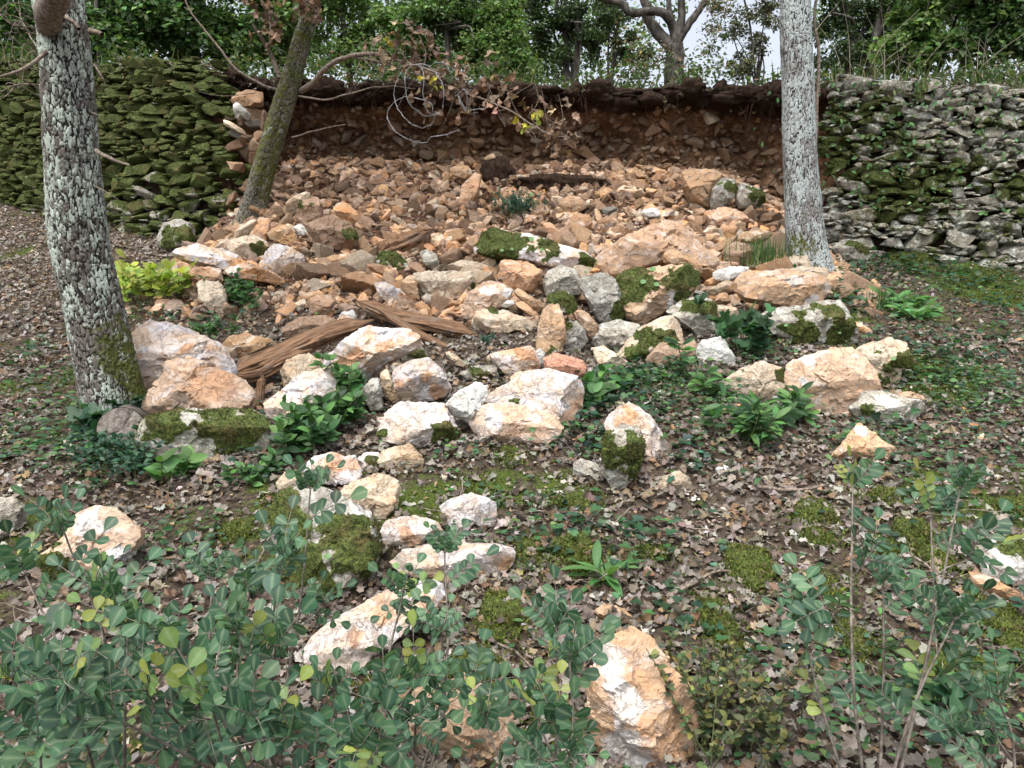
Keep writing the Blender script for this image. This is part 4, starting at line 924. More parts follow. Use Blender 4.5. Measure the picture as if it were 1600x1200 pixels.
limb([P(25, 134, Yt - .1), P(10, 150, Yt - .1), P(-10, 158, Yt - .1)], .004, .0015); limb([P(148, 100, Yt), P(160, 118, Yt - .05), P(166, 130, Yt - .05)], .006, .003)
limb([P(150, 292, Yt - .02), P(168, 302, Yt - .1), P(186, 312, Yt - .1)], .004, .0015); limb([P(30, 20, Yt + .3), P(50, 60, Yt + .2), P(70, 85, Yt)], .003, .005)
for k in range(16):
    a, b_ = rng.uniform(0, 70), rng.uniform(10, 170); limb([P(70, b_, Yt), P(a * .6 + 10, b_ - rng.uniform(10, 50), Yt - .1), P(rng.uniform(-20, 40), b_ - rng.uniform(-40, 70), Yt - .1)], .004, .001, 14, 5)
limb([P(80, -150, Yt), P(0, -260, Yt + .4), P(-90, -330, Yt + .8)], .07, .03, 20, 10); limb([P(75, -220, Yt), P(160, -330, Yt - .2), P(260, -420, Yt - .4)], .06, .02, 20, 10)
tb.build('branch', TWIG, lt, np.array(lt.location)); bpy.context.view_layer.update()
for o in lt.children:
    if o.name.startswith('branch'): o.location = (0, 0, 0)
high_crown(lt, None, (0, .2, 4.3), (1.5, 1.2, .6), 1800, OAKLEAF_COL, 5)

# leaning mossy oak at the torn end of the left wall
b1 = ground_hit(388, 352); Ym = max(float(b1[1]), 6.75)
mt = empty('oak_tree', tuple(b1), 'slim mossy oak leaning right, in front of the torn end of the left wall', 'tree')
path = [PW(384, 395, Ym, 48), PW(390, 350, Ym, 42), PW(402, 300, Ym, 35), PW(419, 240, Ym, 33), PW(437, 180, Ym, 32), PW(453, 130, Ym, 30), PW(469, 70, Ym, 26), PW(486, 10, Ym, 23), PW(500, -60, Ym, 21), PW(520, -180, Ym, 18), PW(540, -300, Ym, 11)]
V, F, A = trunk_mesh(path, 130, 520, 2.7, .009, 40, 22, lambda V: np.clip(.48 - .30 * fbm(V * 3, 3) + .35 * sm(-2.35, -2.75, V[:, 0] - (V[:, 2] - 2.6) * .6), 0, .85), .15)
world_child('trunk', V, F, BARK_M, mt, A)
tb = Tubes()
limb([P(438, 122, Ym), P(425, 90, Ym), P(408, 58, Ym - .1), P(395, 38, Ym - .15)], .022, .010)
limb([P(437, 142, Ym), P(410, 132, Ym - .05), P(370, 108, Ym - .1), P(335, 65, Ym - .1), P(300, 20, Ym - .1), P(285, -10, Ym - .1)], .014, .005, 40)
limb([P(400, 145, Ym), P(350, 150, Ym - .1), P(300, 140, Ym - .1)], .004, .001)
limb([P(470, 142, Ym), P(490, 128, Ym - .1), P(515, 100, Ym - .2), P(545, 88, Ym - .3), P(590, 86, Ym - .4), P(640, 100, Ym - .5), P(690, 118, Ym - .55)], .026, .010, 50)
limb([P(466, 150, Ym), P(500, 156, Ym - .1), P(540, 148, Ym - .2), P(600, 135, Ym - .3), P(650, 138, Ym - .35)], .010, .003, 40)
limb([P(545, 88, Ym - .3), P(600, 100, Ym - .4), P(700, 135, Ym - .5), P(780, 165, Ym - .6), P(850, 205, Ym - .7), P(890, 215, Ym - .7)], .010, .004, 50)
limb([P(455, 215, Ym), P(490, 205, Ym - .1), P(540, 195, Ym - .1)], .007, .003)
limb([P(640, 100, Ym - .5), P(620, 75, Ym - .5), P(600, 50, Ym - .5)], .006, .003); limb([P(660, 108, Ym - .5), P(665, 80, Ym - .5), P(655, 55, Ym - .5)], .006, .003)
for k in range(26):
    t = rng.random(); x0 = 560 + 320 * t; y0 = 92 + 110 * t; limb([P(x0, y0, Ym - .5), P(x0 + rng.uniform(-20, 30), y0 + rng.uniform(-40, 40), Ym - .55), P(x0 + rng.uniform(-40, 50), y0 + rng.uniform(-60, 60), Ym - .55)], .004, .0015, 14, 5)
limb([P(490, 0, Ym), P(470, -60, Ym), P(440, -80, Ym - .1)], .03, .02)
limb([P(440, -80, Ym - .1), P(425, -20, Ym - .2), P(420, 10, Ym - .25), P(423, 50, Ym - .3)], .012, .004)
br = tb.build('branch', TWIG, mt, np.array(mt.location)); br.location = (0, 0, 0)
bt = Batch()
def sprig(px, py, Y, n, rad, size=.075, cols=OAKLEAF_COL):
    for q in range(n):
        k = int(rng.integers(6)); c = P(px, py, Y) + rng.normal(0, rad, (1, 3)) * [1, .8, 1]
        dirs = nrm(rng.normal(0, 1, (1, 3)) + [0, 0, -.5]); X, Yy, Z = frames(dirs, nrm(rng.normal(0, 1, (1, 3)) + [0, -1, .5]))
        bt.add(OAK[k][0], OAK[k][1], c, X, Yy, Z, size * rng.uniform(.7, 1.25, 1), pick(cols, 1, None, .25, .06))
L1 = np.array(mt.location)
DROOP = [(.24, .155, .105), (.30, .21, .15), (.17, .105, .07), (.12, .075, .05)]
for (a, b_, n, rd) in [(605, 65, 16, .07), (655, 65, 16, .07), (650, 90, 14, .08), (690, 105, 12, .08), (665, 110, 10, .08), (720, 110, 14, .09), (755, 118, 14, .09), (690, 145, 12, .08), (670, 170, 8, .06), (735, 145, 12, .08), (780, 135, 10, .08), (620, 110, 8, .06), (850, 205, 14, .09), (870, 225, 14, .09), (845, 185, 8, .07), (800, 165, 8, .07), (880, 190, 10, .08), (720, 170, 8, .06),
                      (415, 20, 12, .05), (425, 40, 12, .05), (428, 62, 6, .04), (405, 5, 12, .06), (480, 5, 14, .06), (495, 22, 8, .04), (470, -10, 10, .06)]:
    sprig(a, b_, Ym - .5 if a > 520 else Ym - .25, int(n * 1.1), rd, .085, DROOP)
for (a, b_) in [(668, 122), (674, 128), (680, 136), (833, 178), (838, 180), (820, 196), (822, 193), (812, 180), (602, 58)]:
    sprig(a, b_, Ym - .62, 2, .012, .07, [(.50, .40, .05), (.38, .38, .08)])
bt.build('foliage', DRY, mt, False, L1).location = (0, 0, 0)
high_crown(mt, None, (.8, .1, 3.0), (1.1, 1.0, .5), 1300, OAKLEAF_COL, 6)

# pale oak at the right
b2 = ground_hit(1262, 418); Yr = float(b2[1])
rt = empty('oak_tree', tuple(b2), 'straight pale oak trunk crusted with blue-white lichen, right of the slide', 'tree')
path = [PW(1262, 450, Yr, 75), PW(1260, 410, Yr, 63), PW(1256, 360, Yr, 56), PW(1252, 300, Yr, 51), PW(1248, 220, Yr, 48), PW(1246, 130, Yr, 46), PW(1243, 60, Yr, 45), PW(1242, 0, Yr, 43), PW(1240, -90, Yr, 42), PW(1230, -220, Yr, 33), PW(1215, -360, Yr, 23)]
V, F, A = trunk_mesh(path, 170, 620, 4.1, .006, 64, 22, lambda V: np.clip(.10 * sm(2.3, 1.85, V[:, 2]) + .34 * sm(2.40, 2.30, V[:, 0]) * sm(2.7, 2.1, V[:, 2]) + .5 * fbm(V * 5, 4), 0, .8), .12)
world_child('trunk', V, F, BARK_R, rt, A)
tb = Tubes()
limb([P(1272, 250, Yr), P(1280, 100, Yr + .1), P(1273, 30, Yr + .1), P(1282, -40, Yr + .1)], .014, .010, 30)
limb([P(1274, 50, Yr), P(1290, 30, Yr), P(1310, 5, Yr)], .005, .002)
limb([P(1240, -100, Yr), P(1150, -220, Yr), P(1060, -300, Yr + .3)], .08, .03); limb([P(1240, -150, Yr), P(1330, -260, Yr), P(1420, -330, Yr - .3)], .07, .03)
tb.build('branch', TWIG, rt, np.array(rt.location)).location = (0, 0, 0)
high_crown(rt, None, (0, .1, 3.9), (1.7, 1.2, .6), 1700, OAKLEAF_COL, 7)

# sawn stump of a limb at the foot of the left oak
st = ground_hit(185, 705); bm_n = 28
def stump():
    c = P(190, 672, st[1] - .02); root = empty('sawn_log_end', tuple(c), 'round sawn log end with cracked rings at the foot of the left oak', 'log')
    ax = nrm(np.array([.25, -1, .12])); path = [c + ax * t for t in np.linspace(-.25, 0, 12)]
    Vt, Ft = tube(path, np.linspace(.115, .108, 12), 32, .012); mesh_np('bark', Vt - c, Ft, BARKD, root, None, True)
    X = nrm(np.cross(ax, [0, 0, 1])); Z = np.cross(X, ax); rr = np.linspace(0, .106, 16); a = np.linspace(0, 2 * np.pi, 48, endpoint=False)
    Vd = (rr[:, None, None] * (np.cos(a)[None, :, None] * X + np.sin(a)[None, :, None] * Z)) + ax * (.003 + .0012 * np.sin(rr * 420 + 2 * np.sin(rr * 60)))[:, None, None] - ax * (.012 * (np.abs(np.sin(a * 2.5 + 1)) < .07))[None, :, None]
    i = np.arange(15)[:, None] * 48; j = np.arange(48)[None]; j2 = (j + 1) % 48
    mesh_np('cut_face', Vd.reshape(-1, 3), np.stack([i + j, i + j2, i + 48 + j2, i + 48 + j], -1).reshape(-1, 4), plain_mat('cut_wood', (.13, .11, .095), (.30, .27, .235), 45, .002), root, None, True)
stump()

# ------------------------------------------------------------ rotten wood
def plank(label, ctrl, wid, thk, seed, name='rotten_log', twist=0.):
    r = np.random.default_rng(seed); n = 120; m = 40; c = spline(ctrl, n); T = nrm(np.gradient(c, axis=0)); up = np.array([0, -.55, .85])
    X = nrm(np.cross(T, up)); Z = np.cross(X, T); a = np.linspace(0, 2 * np.pi, m, endpoint=False); t = np.linspace(0, 1, n)
    env = np.clip(np.minimum(sm(-.02, .10, t), sm(1.02, .88, t)), .12, 1)
    q = np.stack([np.cos(a)[None] * 3.2 + 0 * t[:, None], np.sin(a)[None] * 3.2 + 0 * t[:, None], t[:, None] * 2.2 + 0 * a[None]], -1).reshape(-1, 3) + seed
    d = (1 + .40 * fbm(q, 4) - .50 * sm(.10, .0, np.abs(fbm(q * np.array([1.6, 1.6, .5]), 3)))).reshape(n, m)
    sx = np.sign(np.cos(a)) * np.abs(np.cos(a)) ** .6; sz = np.sign(np.sin(a)) * np.abs(np.sin(a)) ** .8
    rag = 1 + .35 * np.stack([fbm(np.stack([a * 4, a * 0 + seed, a * 0 + k], -1), 2) for k in (0, 1)], 0)
    V = c[:, None] + (wid * env[:, None] * d * sx[None])[..., None] * X[:, None] + (thk * env[:, None] * d * sz[None])[..., None] * Z[:, None]
    V = V + T[:, None] * ((sm(.93, 1, t)[:, None] * rag[0][None] - sm(.07, 0, t)[:, None] * rag[1][None]) * wid * .8)[..., None]
    V = V.reshape(-1, 3); i = np.arange(n - 1)[:, None] * m; j = np.arange(m)[None]; j2 = (j + 1) % m
    F = np.stack([i + j, i + j2, i + m + j2, i + m + j], -1).reshape(-1, 4); L = c.mean(0)
    o = mesh_np(name, V - L, F, WOOD, None, {'gu': np.tile(np.cos(a) * 1. + np.sin(a) * .5, n), 'gv': np.repeat(t * 3, m)}, True, None, L)
    return meta(o, label, 'log')
def GP(px, py, dz=.06): q = ground_hit(px, py + 14); return P(px, py, q[1]) + [0, 0, 0]
ya = float(ground_hit(450, 600)[1]); yb2 = float(ground_hit(600, 540)[1])
plank('pale brown rotten log with split left end, resting on boulders left of centre', [P(368, 582, ya - .1), P(430, 557, ya + .05), P(500, 527, ya + .25), P(572, 504, ya + .4)], .066, .045, 3)
plank('grey split lower strip of wood under the pale brown rotten log', [P(352, 590, ya - .12), P(400, 585, ya - .08), P(440, 566, ya), P(480, 549, ya + .1)], .04, .03, 8, 'wood_splinter')
plank('long fibrous brown plank running down right over the rubble', [P(566, 474, yb2 + .25), P(610, 492, yb2 + .18), P(670, 506, yb2 + .12), P(738, 522, yb2 + .1)], .060, .032, 5)
plank('thin bent grey strip of wood lying across the fibrous plank', [P(596, 486, yb2 + .15), P(650, 520, yb2 + .02), P(700, 545, yb2 - .06), P(722, 566, yb2 - .12), P(740, 572, yb2 - .15)], .030, .018, 9, 'wood_splinter')
ys_ = float(ground_hit(635, 400)[1])
plank('short broken dark brown log in the left rubble', [P(600, 393, ys_ + .02), P(635, 378, ys_ + .05), P(670, 362, ys_ + .10)], .065, .06, 7)
plank('small upright wood splinter at the end of the rotten log', [P(403, 640, ya - .25), P(406, 612, ya - .22), P(410, 590, ya - .2)], .022, .014, 12, 'wood_splinter')
plank('pale wood splinter in leaves under the striated boulders', [P(562, 640, ya), P(570, 655, ya - .02), P(575, 668, ya - .04)], .012, .008, 13, 'wood_splinter')
# ------------------------------------------------------------ coil of wire hanging from the branch
def wire():
    Y = Ym - .62; c = P(670, 165, Y); root = None
    loops = [[(618, 130), (633, 104), (655, 103), (662, 118), (661, 145), (668, 172), (680, 180), (690, 172), (693, 150), (690, 130), (675, 108), (655, 100), (637, 108), (632, 125), (636, 155), (650, 172), (668, 181), (685, 176)],
             [(618, 130), (616, 150), (622, 172), (638, 190), (655, 198), (670, 196), (678, 186), (675, 165), (655, 154), (630, 153), (611, 165), (605, 185), (614, 202), (632, 216), (652, 223), (668, 222), (676, 213), (695, 211), (717, 204)],
             [(668, 105), (685, 97), (698, 103), (706, 118), (707, 130)], [(712, 150), (725, 140), (730, 155), (728, 172), (715, 150)], [(715, 150), (722, 165), (740, 172), (760, 168)]]
    tb = Tubes()
    for k, l in enumerate(loops):
        pts = spline([P(a, b_, Y + .03 * math.sin(i_ * 1.3 + k)) for i_, (a, b_) in enumerate(l)], len(l) * 10)
        pts = pts + np.stack([fbm(pts * 22 + k_ * 7 + k, 3) for k_ in range(3)], -1) * .014; tb.add(pts, .0021, 6); tb.add(pts + [0.003, 0, .003], .0017, 6)
    o = tb.build('wire_coil', WIREM, None, c); o.location = c
    meta(o, 'loose loops of grey wire tangled in the drooping brown oak branch', 'wire')
wire()

# ------------------------------------------------------------ vegetation above the wall
bgr = np.random.default_rng(909)
GREENS = {'laurel': [(.05, .105, .035), (.08, .15, .05), (.13, .22, .08)], 'bright': [(.09, .17, .05), (.13, .22, .07), (.19, .27, .10)], 'holm': HOLM,
          'olive': [(.08, .10, .06), (.12, .13, .08), (.16, .16, .10)], 'mid': [(.06, .12, .04), (.10, .17, .06), (.13, .21, .07)]}
TREE_GROUP = 'trees and shrubs on the terrace above the wall'
GREENS = {k: [tuple(min(.4, x * (1.35 if k == 'holm' else 1.05)) for x in c) for c in v] for k, v in GREENS.items()}
def bg_tree(name, label, px, Y, trunk_r, crowns, leaf, n, cols, cat='tree', stems=1, lean=0., limbs=True, mat=None):
    """crowns: list of (px, py, rx, ry) ellipses seen at distance Y, in photo pixels"""
    x0 = (px - 800) / FPX * Y; s = Y / FPX; zb_ = float(zup(np.array([x0]), np.array([Y - float(ybank(x0))]))[0]) - .05
    root = empty(name, (x0, Y, zb_), label, cat, TREE_GROUP); L = np.array(root.location)
    tb = Tubes(); bt = Batch()
    for k in range(stems):
        dx = bgr.normal(0, .12) if stems > 1 else 0; hh = 2.6
        c0 = L + [dx, bgr.normal(0, .1) if stems > 1 else 0, -.1]
        top = c0 + [lean + bgr.normal(0, .15), bgr.normal(0, .1), hh]
        pts = spline([c0, c0 + (top - c0) * .35 + bgr.normal(0, .05, 3), c0 + (top - c0) * .7 + bgr.normal(0, .08, 3), top], 24); tb.add(pts, np.linspace(trunk_r, trunk_r * .45, 24), 10, .04)
        if limbs:
            for (cx, cy, rx, ry) in crowns:
                c = P(cx, cy, Y + bgr.normal(0, .3)); st_ = pts[int(bgr.integers(6, 20))]; tb.add(spline([st_, (st_ + c) / 2 + bgr.normal(0, .08, 3), c], 12), np.linspace(trunk_r * .4, trunk_r * .12, 12), 6)
    area = sum(rx * ry for _, _, rx, ry in crowns)
    for (cx, cy, rx, ry) in crowns:
        c = P(cx, cy, Y); m = max(6, int(rx * ry / 150)); nn = int(3.0 * n * rx * ry / area)
        for q in range(m):
            d = nrm(bgr.normal(size=3)) * bgr.random() ** .45; cc = c + d * [rx * s, .7 * min(rx, 70) * s, ry * s]; rr = bgr.uniform(.10, .26)
            leaf_blob(bt, cc, (rr, rr, rr * .7), nn // m, SIMPLE, SIMPLE_F, leaf * 1.15, cols, bgr, .8, .4, None, .5)
    tb.build('trunk' if cat == 'tree' else 'stems', mat or BARKD, root, L).location = (0, 0, 0)
    bt.build('crown' if cat == 'tree' else 'foliage', LEAF, root, False, L).location = (0, 0, 0)
    return root
B = bg_tree
B('evergreen_shrub', 'dense dark green shrub on the terrace behind the left oak', -60, 9.9, .03, [(-60, 40, 70, 90), (30, 40, 60, 80), (-40, -80, 110, 60)], .065, 3400, GREENS['laurel'], 'shrub', 4)
B('evergreen_shrub', 'broad-leaved shrub just right of the left oak, above the mossy wall', 190, 9.4, .03, [(170, 50, 60, 60), (230, 30, 60, 60), (200, -60, 90, 60)], .075, 3600, GREENS['laurel'], 'shrub', 4)
B('evergreen_shrub', 'leafy green shrub over the middle of the left wall', 310, 9.8, .03, [(290, 40, 60, 60), (350, 60, 50, 45), (320, -60, 80, 60)], .07, 3000, GREENS['mid'], 'shrub', 4)
B('evergreen_shrub', 'bright leafed shrub behind the leaning oak', 430, 10.3, .03, [(400, 60, 50, 45), (450, 40, 60, 50), (420, -40, 90, 50)], .065, 2200, GREENS['bright'], 'shrub', 3)
B('young_tree', 'light green young tree right of the leaning oak', 560, 10.6, .05, [(540, 60, 45, 50), (590, 20, 60, 40), (520, -20, 60, 40), (600, 90, 50, 30)], .055, 3000, GREENS['bright'])
B('young_tree', 'green bushy tree behind the hanging brown oak branch', 700, 10.2, .05, [(680, 40, 50, 45), (740, 60, 50, 50), (710, -20, 80, 40), (650, 95, 50, 28)], .055, 3800, GREENS['mid'])
B('young_tree', 'small-leaved green tree left of the dark holm oaks', 790, 9.8, .04, [(790, 70, 45, 50), (770, 20, 40, 40), (820, 105, 40, 25)], .05, 2600, GREENS['bright'])
B('holm_oak', 'dark holm oak with two thin trunks, left of the forked tree', 872, 12.5, .07, [(850, 20, 60, 45), (910, 35, 50, 50), (880, 80, 50, 35), (860, -60, 110, 50)], .05, 5200, GREENS['holm'], stems=2)
B('holm_oak', 'dark holm oak whose leaves reach the forked tree', 935, 13.5, .06, [(950, 45, 40, 45), (985, 90, 35, 28), (960, -30, 60, 40)], .05, 2600, GREENS['holm'])
def forked():
    Y = 10.4; x0 = (1050 - 800) / FPX * Y; zb_ = float(zup(np.array([x0]), np.array([Y - float(ybank(x0))]))[0]) - .1
    root = empty('olive_tree', (x0, Y, zb_), 'crooked forked grey olive tree on the terrace, in the gap of bright sky', 'tree', TREE_GROUP); L = np.array(root.location)
    tb = Tubes()
    def lb(pp, r0, r1, n=26):
        c = spline([P(a, b_, Y + d) for a, b_, d in pp], n); c = c + np.stack([fbm(c * 7 + k * 5, 2) for k in range(3)], -1) * .02; tb.add(c, np.linspace(r0, r1, n), 12, .05)
    lb([(1052, 150, 0), (1053, 118, 0), (1055, 92, 0), (1052, 70, 0)], .135, .11); lb([(1050, 78, 0), (1030, 52, .05), (1012, 28, .1), (1008, 5, .1), (990, -60, .1)], .085, .045)
    lb([(1056, 70, 0), (1052, 45, 0), (1042, 25, -.1), (1020, 18, -.1), (985, 20, -.1), (970, 5, -.1), (935, -6, -.1), (890, -30, -.1)], .065, .035, 40)
    lb([(1058, 68, 0), (1064, 40, 0), (1065, 0, 0), (1060, -70, 0)], .06, .04); lb([(1060, 66, 0), (1075, 40, 0), (1098, 10, 0), (1125, -30, 0), (1160, -60, .1)], .055, .03); lb([(1048, 25, 0), (1045, 0, 0), (1030, -60, 0)], .04, .02)
    tb.build('trunk', BARKD, root, L).location = (0, 0, 0); bt = Batch()
    for (cx, cy, rx, ry, n) in [(1010, 95, 45, 30, 500), (1090, 110, 40, 20, 250), (970, -60, 90, 40, 900), (1100, -70, 100, 45, 900), (1120, 30, 40, 40, 260), (985, 60, 30, 30, 200)]:
        c = P(cx, cy, Y); s = Y / FPX
        for q in range(8): leaf_blob(bt, c + nrm(bgr.normal(size=3)) * bgr.random() ** .45 * [rx * s, .4, ry * s], (.16, .16, .12), n // 8, SIMPLE, SIMPLE_F, .045, GREENS['olive'] + [(.22, .13, .08)], bgr, .8, .4)
    bt.build('crown', LEAF, root, False, L).location = (0, 0, 0)
forked()
B('holm_oak', 'thin distant tree with sparse leaves against the bright sky', 1165, 14.5, .05, [(1140, 40, 45, 50), (1185, 60, 40, 50), (1200, 0, 40, 40), (1160, 105, 60, 22), (1150, -50, 90, 40)], .05, 2600, GREENS['olive'], stems=2)
B('holm_oak', 'dark speckled tree just right of the pale oak', 1310, 12.0, .10, [(1300, 20, 50, 50), (1350, 40, 50, 50), (1390, 10, 50, 50), (1330, 85, 60, 30), (1340, -60, 110, 50)], .05, 5000, GREENS['holm'], stems=2, lean=.2)
B('evergreen_shrub', 'bright green shrub among dry stems above the right wall', 1440, 9.6, .02, [(1440, 50, 45, 50), (1410, 90, 50, 25), (1460, -20, 60, 40)], .07, 2300, GREENS['bright'], 'shrub', 4)
B('evergreen_shrub', 'green shrub at the far right above the wall', 1550, 9.2, .02, [(1540, 60, 50, 50), (1590, 40, 50, 60), (1650, 30, 60, 70), (1560, -30, 90, 40)], .07, 3800, GREENS['mid'], 'shrub', 4)
B('holm_oak', 'dark tree rising behind the far right shrub', 1500, 13.5, .09, [(1480, 10, 60, 50), (1560, 0, 60, 50), (1650, 20, 90, 70), (1520, -60, 130, 60)], .055, 3000, GREENS['holm'], stems=2)
B('holm_oak', 'dark tree standing behind the left oak and shrubs', 90, 13.5, .09, [(60, 10, 90, 60), (200, 0, 90, 50), (-80, 10, 100, 80), (330, -20, 80, 40)], .055, 4200, GREENS['holm'], stems=2)
B('holm_oak', 'far dark tree seen through the foliage left of centre', 620, 14.5, .07, [(500, 90, 70, 28), (600, 70, 80, 40), (720, 90, 80, 30)], .055, 2600, GREENS['mid'], stems=2)
# dry grass and low growth along the lip, the far wood behind
def edge_growth():
    r = bgr; bt = Batch(); n = 5000; x = r.uniform(-7.5, 7.5, n); s = r.gamma(1.4, .55, n); y = ybank(x) - .02 + s; z = zup(x, s) - .02
    keep = (fbm(np.stack([x * .9, y, 0 * x], -1), 3) + .42 - .35 * (np.abs(x) < 2.4) * (s < .3) > r.random(n) * .8); x, y, z, s = x[keep], y[keep], z[keep], s[keep]; n = len(x)
    BL = np.array([[-.035, 0, 0], [.035, 0, 0], [.03, .5, .06], [-.03, .5, .06], [0, 1, .25]]); BF = [(0, 1, 2, 3), (3, 2, 4)]
    d = nrm(np.stack([r.normal(0, .35, n), r.normal(0, .35, n), np.ones(n)], -1)); X, Y, Z = frames(d, nrm(r.normal(size=(n, 3)) + [0, -1, 0]))
    bt.add(BL, BF, np.stack([x, y, z], -1), X, Y, Z, r.uniform(.10, .34, n), pick([(.06, .11, .03), (.10, .14, .05), (.26, .22, .12), (.08, .12, .04)], n, [.35, .3, .1, .25]))
    m = 26000; x = r.uniform(-7.5, 7.5, m); s = r.gamma(1.8, .6, m) + .05; q = fbm(np.stack([x * 1.4, s, 0 * x + 5], -1), 3); hgt = np.clip(.34 + .6 * q, .02, .85) * r.random(m) ** .7 * (1 - .6 * sm(1.9, 2.3, x) * (1 - sm(3.3, 3.6, x))); y = ybank(x) + s; k = (hgt > .02) & ~((s < .25) & (np.abs(x) < 2.5)); x, y, s, hgt = x[k], y[k], s[k], hgt[k]; m = len(x)
    d = nrm(r.normal(0, 1, (m, 3)) * [1, 1, .6]); X, Y, Z = frames(d, nrm(r.normal(0, .7, (m, 3)) + [0, -.3, 1]))
    bt.add(SIMPLE, SIMPLE_F, np.stack([x, y, zup(x, s) + hgt], -1), X, Y, Z, r.uniform(.035, .07, m), pick([(.045, .085, .03), (.08, .13, .04), (.12, .15, .06), (.20, .13, .08)], m, [.4, .33, .2, .07]))
    meta(bt.build('undergrowth', LEAF), 'grass and low leafy growth along the lip of the terrace', 'undergrowth', None, 'stuff')
edge_growth()
def far_wood():
    r = bgr; bt = Batch()
    for k in range(470):
        Y = r.uniform(15, 26); px = r.uniform(-500, 2100); py = r.uniform(-120, 135)
        if 1040 < px < 1215 and r.random() < .88: continue
        if 940 < px < 1300 and r.random() < .4: continue
        leaf_blob(bt, P(px, py, Y), (r.uniform(.5, 1.1), .8, r.uniform(.35, .7)), 230, SIMPLE, SIMPLE_F, .12, GREENS['holm'] + GREENS['mid'] + GREENS['bright'], r, .8, .4)
    meta(bt.build('far_wood', LEAF), 'mass of distant woodland closing the view behind the terrace trees', 'woodland', None, 'stuff')
far_wood()
# dry arching stems above the right wall
def dry_stems():
    tb = Tubes(); r = bgr; L = np.array([4.0, 7.2, 3.2])
    for k in range(46):
        a = r.uniform(1300, 1600); Y = r.uniform(7.4, 8.4); x = (a - 800) / FPX * Y; z0 = float(zup(np.array([x]), np.array([.5]))[0]); h = r.uniform(.3, 1.0); l = r.normal(0, .35)
        tb.add(spline([[x, Y, z0], [x + l * .3, Y, z0 + h * .6], [x + l, Y - .1, z0 + h * r.uniform(.7, 1.1)]], 14), np.linspace(.004, .0015, 14), 5)
    o = tb.build('dry_stalks', plain_mat('dry_stalk', (.22, .19, .14), (.42, .38, .30), 40, .001), None, L); o.location = L
    meta(o, 'pale dry arching stalks growing along the top of the right wall', 'stalks', None, 'stuff')
dry_stems()
# roots hanging from the lip of the bank, and fallen mats of root soil
def roots():
    tb = Tubes(); r = np.random.default_rng(31); L = np.array([0, 7.4, 3.2])
    for k in range(1500):
        x = r.uniform(-2.75, 2.7)
        if vnoise(np.array([[x * 3.1, 4.4, 0]]))[0] + r.normal(0, .35) < 0: continue
        zt_ = float(zup(np.array([x]), np.array([0.]))[0]); z0 = zt_ - r.uniform(.0, .4); y0 = float(bank_y(np.array([x]), np.array([z0]))[0]); l = r.gamma(2, .05) + .02
        dx = r.normal(0, .09); tb.add(spline([[x, y0 + .03, z0], [x + dx * .4, y0 - .03, z0 - l * .3], [x + dx, y0 - .04 - r.uniform(0, .05), z0 - l]], 7), np.linspace(r.uniform(.0012, .0045), .0008, 7), 4)
    o = tb.build('hanging_roots', ROOT, None, L); o.location = L; meta(o, 'fine dark roots hanging from the torn lip of the earth bank', 'roots', None, 'stuff')
    for (px, py, wx, wz, lab) in [(778, 283, .16, .17, 'dark clod of roots and soil fallen on the middle of the rubble'), (870, 292, .42, .09, 'long dark mat of roots lying on the rubble right of the fallen clod')]:
        c = ground_hit(px, py) + [0, 0, .03]; D, F = ico(4); nn = fbm(D * 3 + px, 4); V = D * [wx, .10, wz] * (1 + .45 * nn)[:, None]
        root = mesh_np('root_clod', V, F, BANK, None, {'moss': np.zeros(len(V))}, True, None, c); meta(root, lab, 'soil clod'); tb = Tubes()
        for k in range(260):
            i = int(r.integers(len(V))); a = V[i]; d = nrm(D[i] + r.normal(0, .6, 3)); tb.add(spline([a, a + d * .03, a + d * .05 + [0, 0, -.03] + r.normal(0, .02, 3)], 5), .0016, 4)
        tb.build('roots', ROOT, root)
roots()

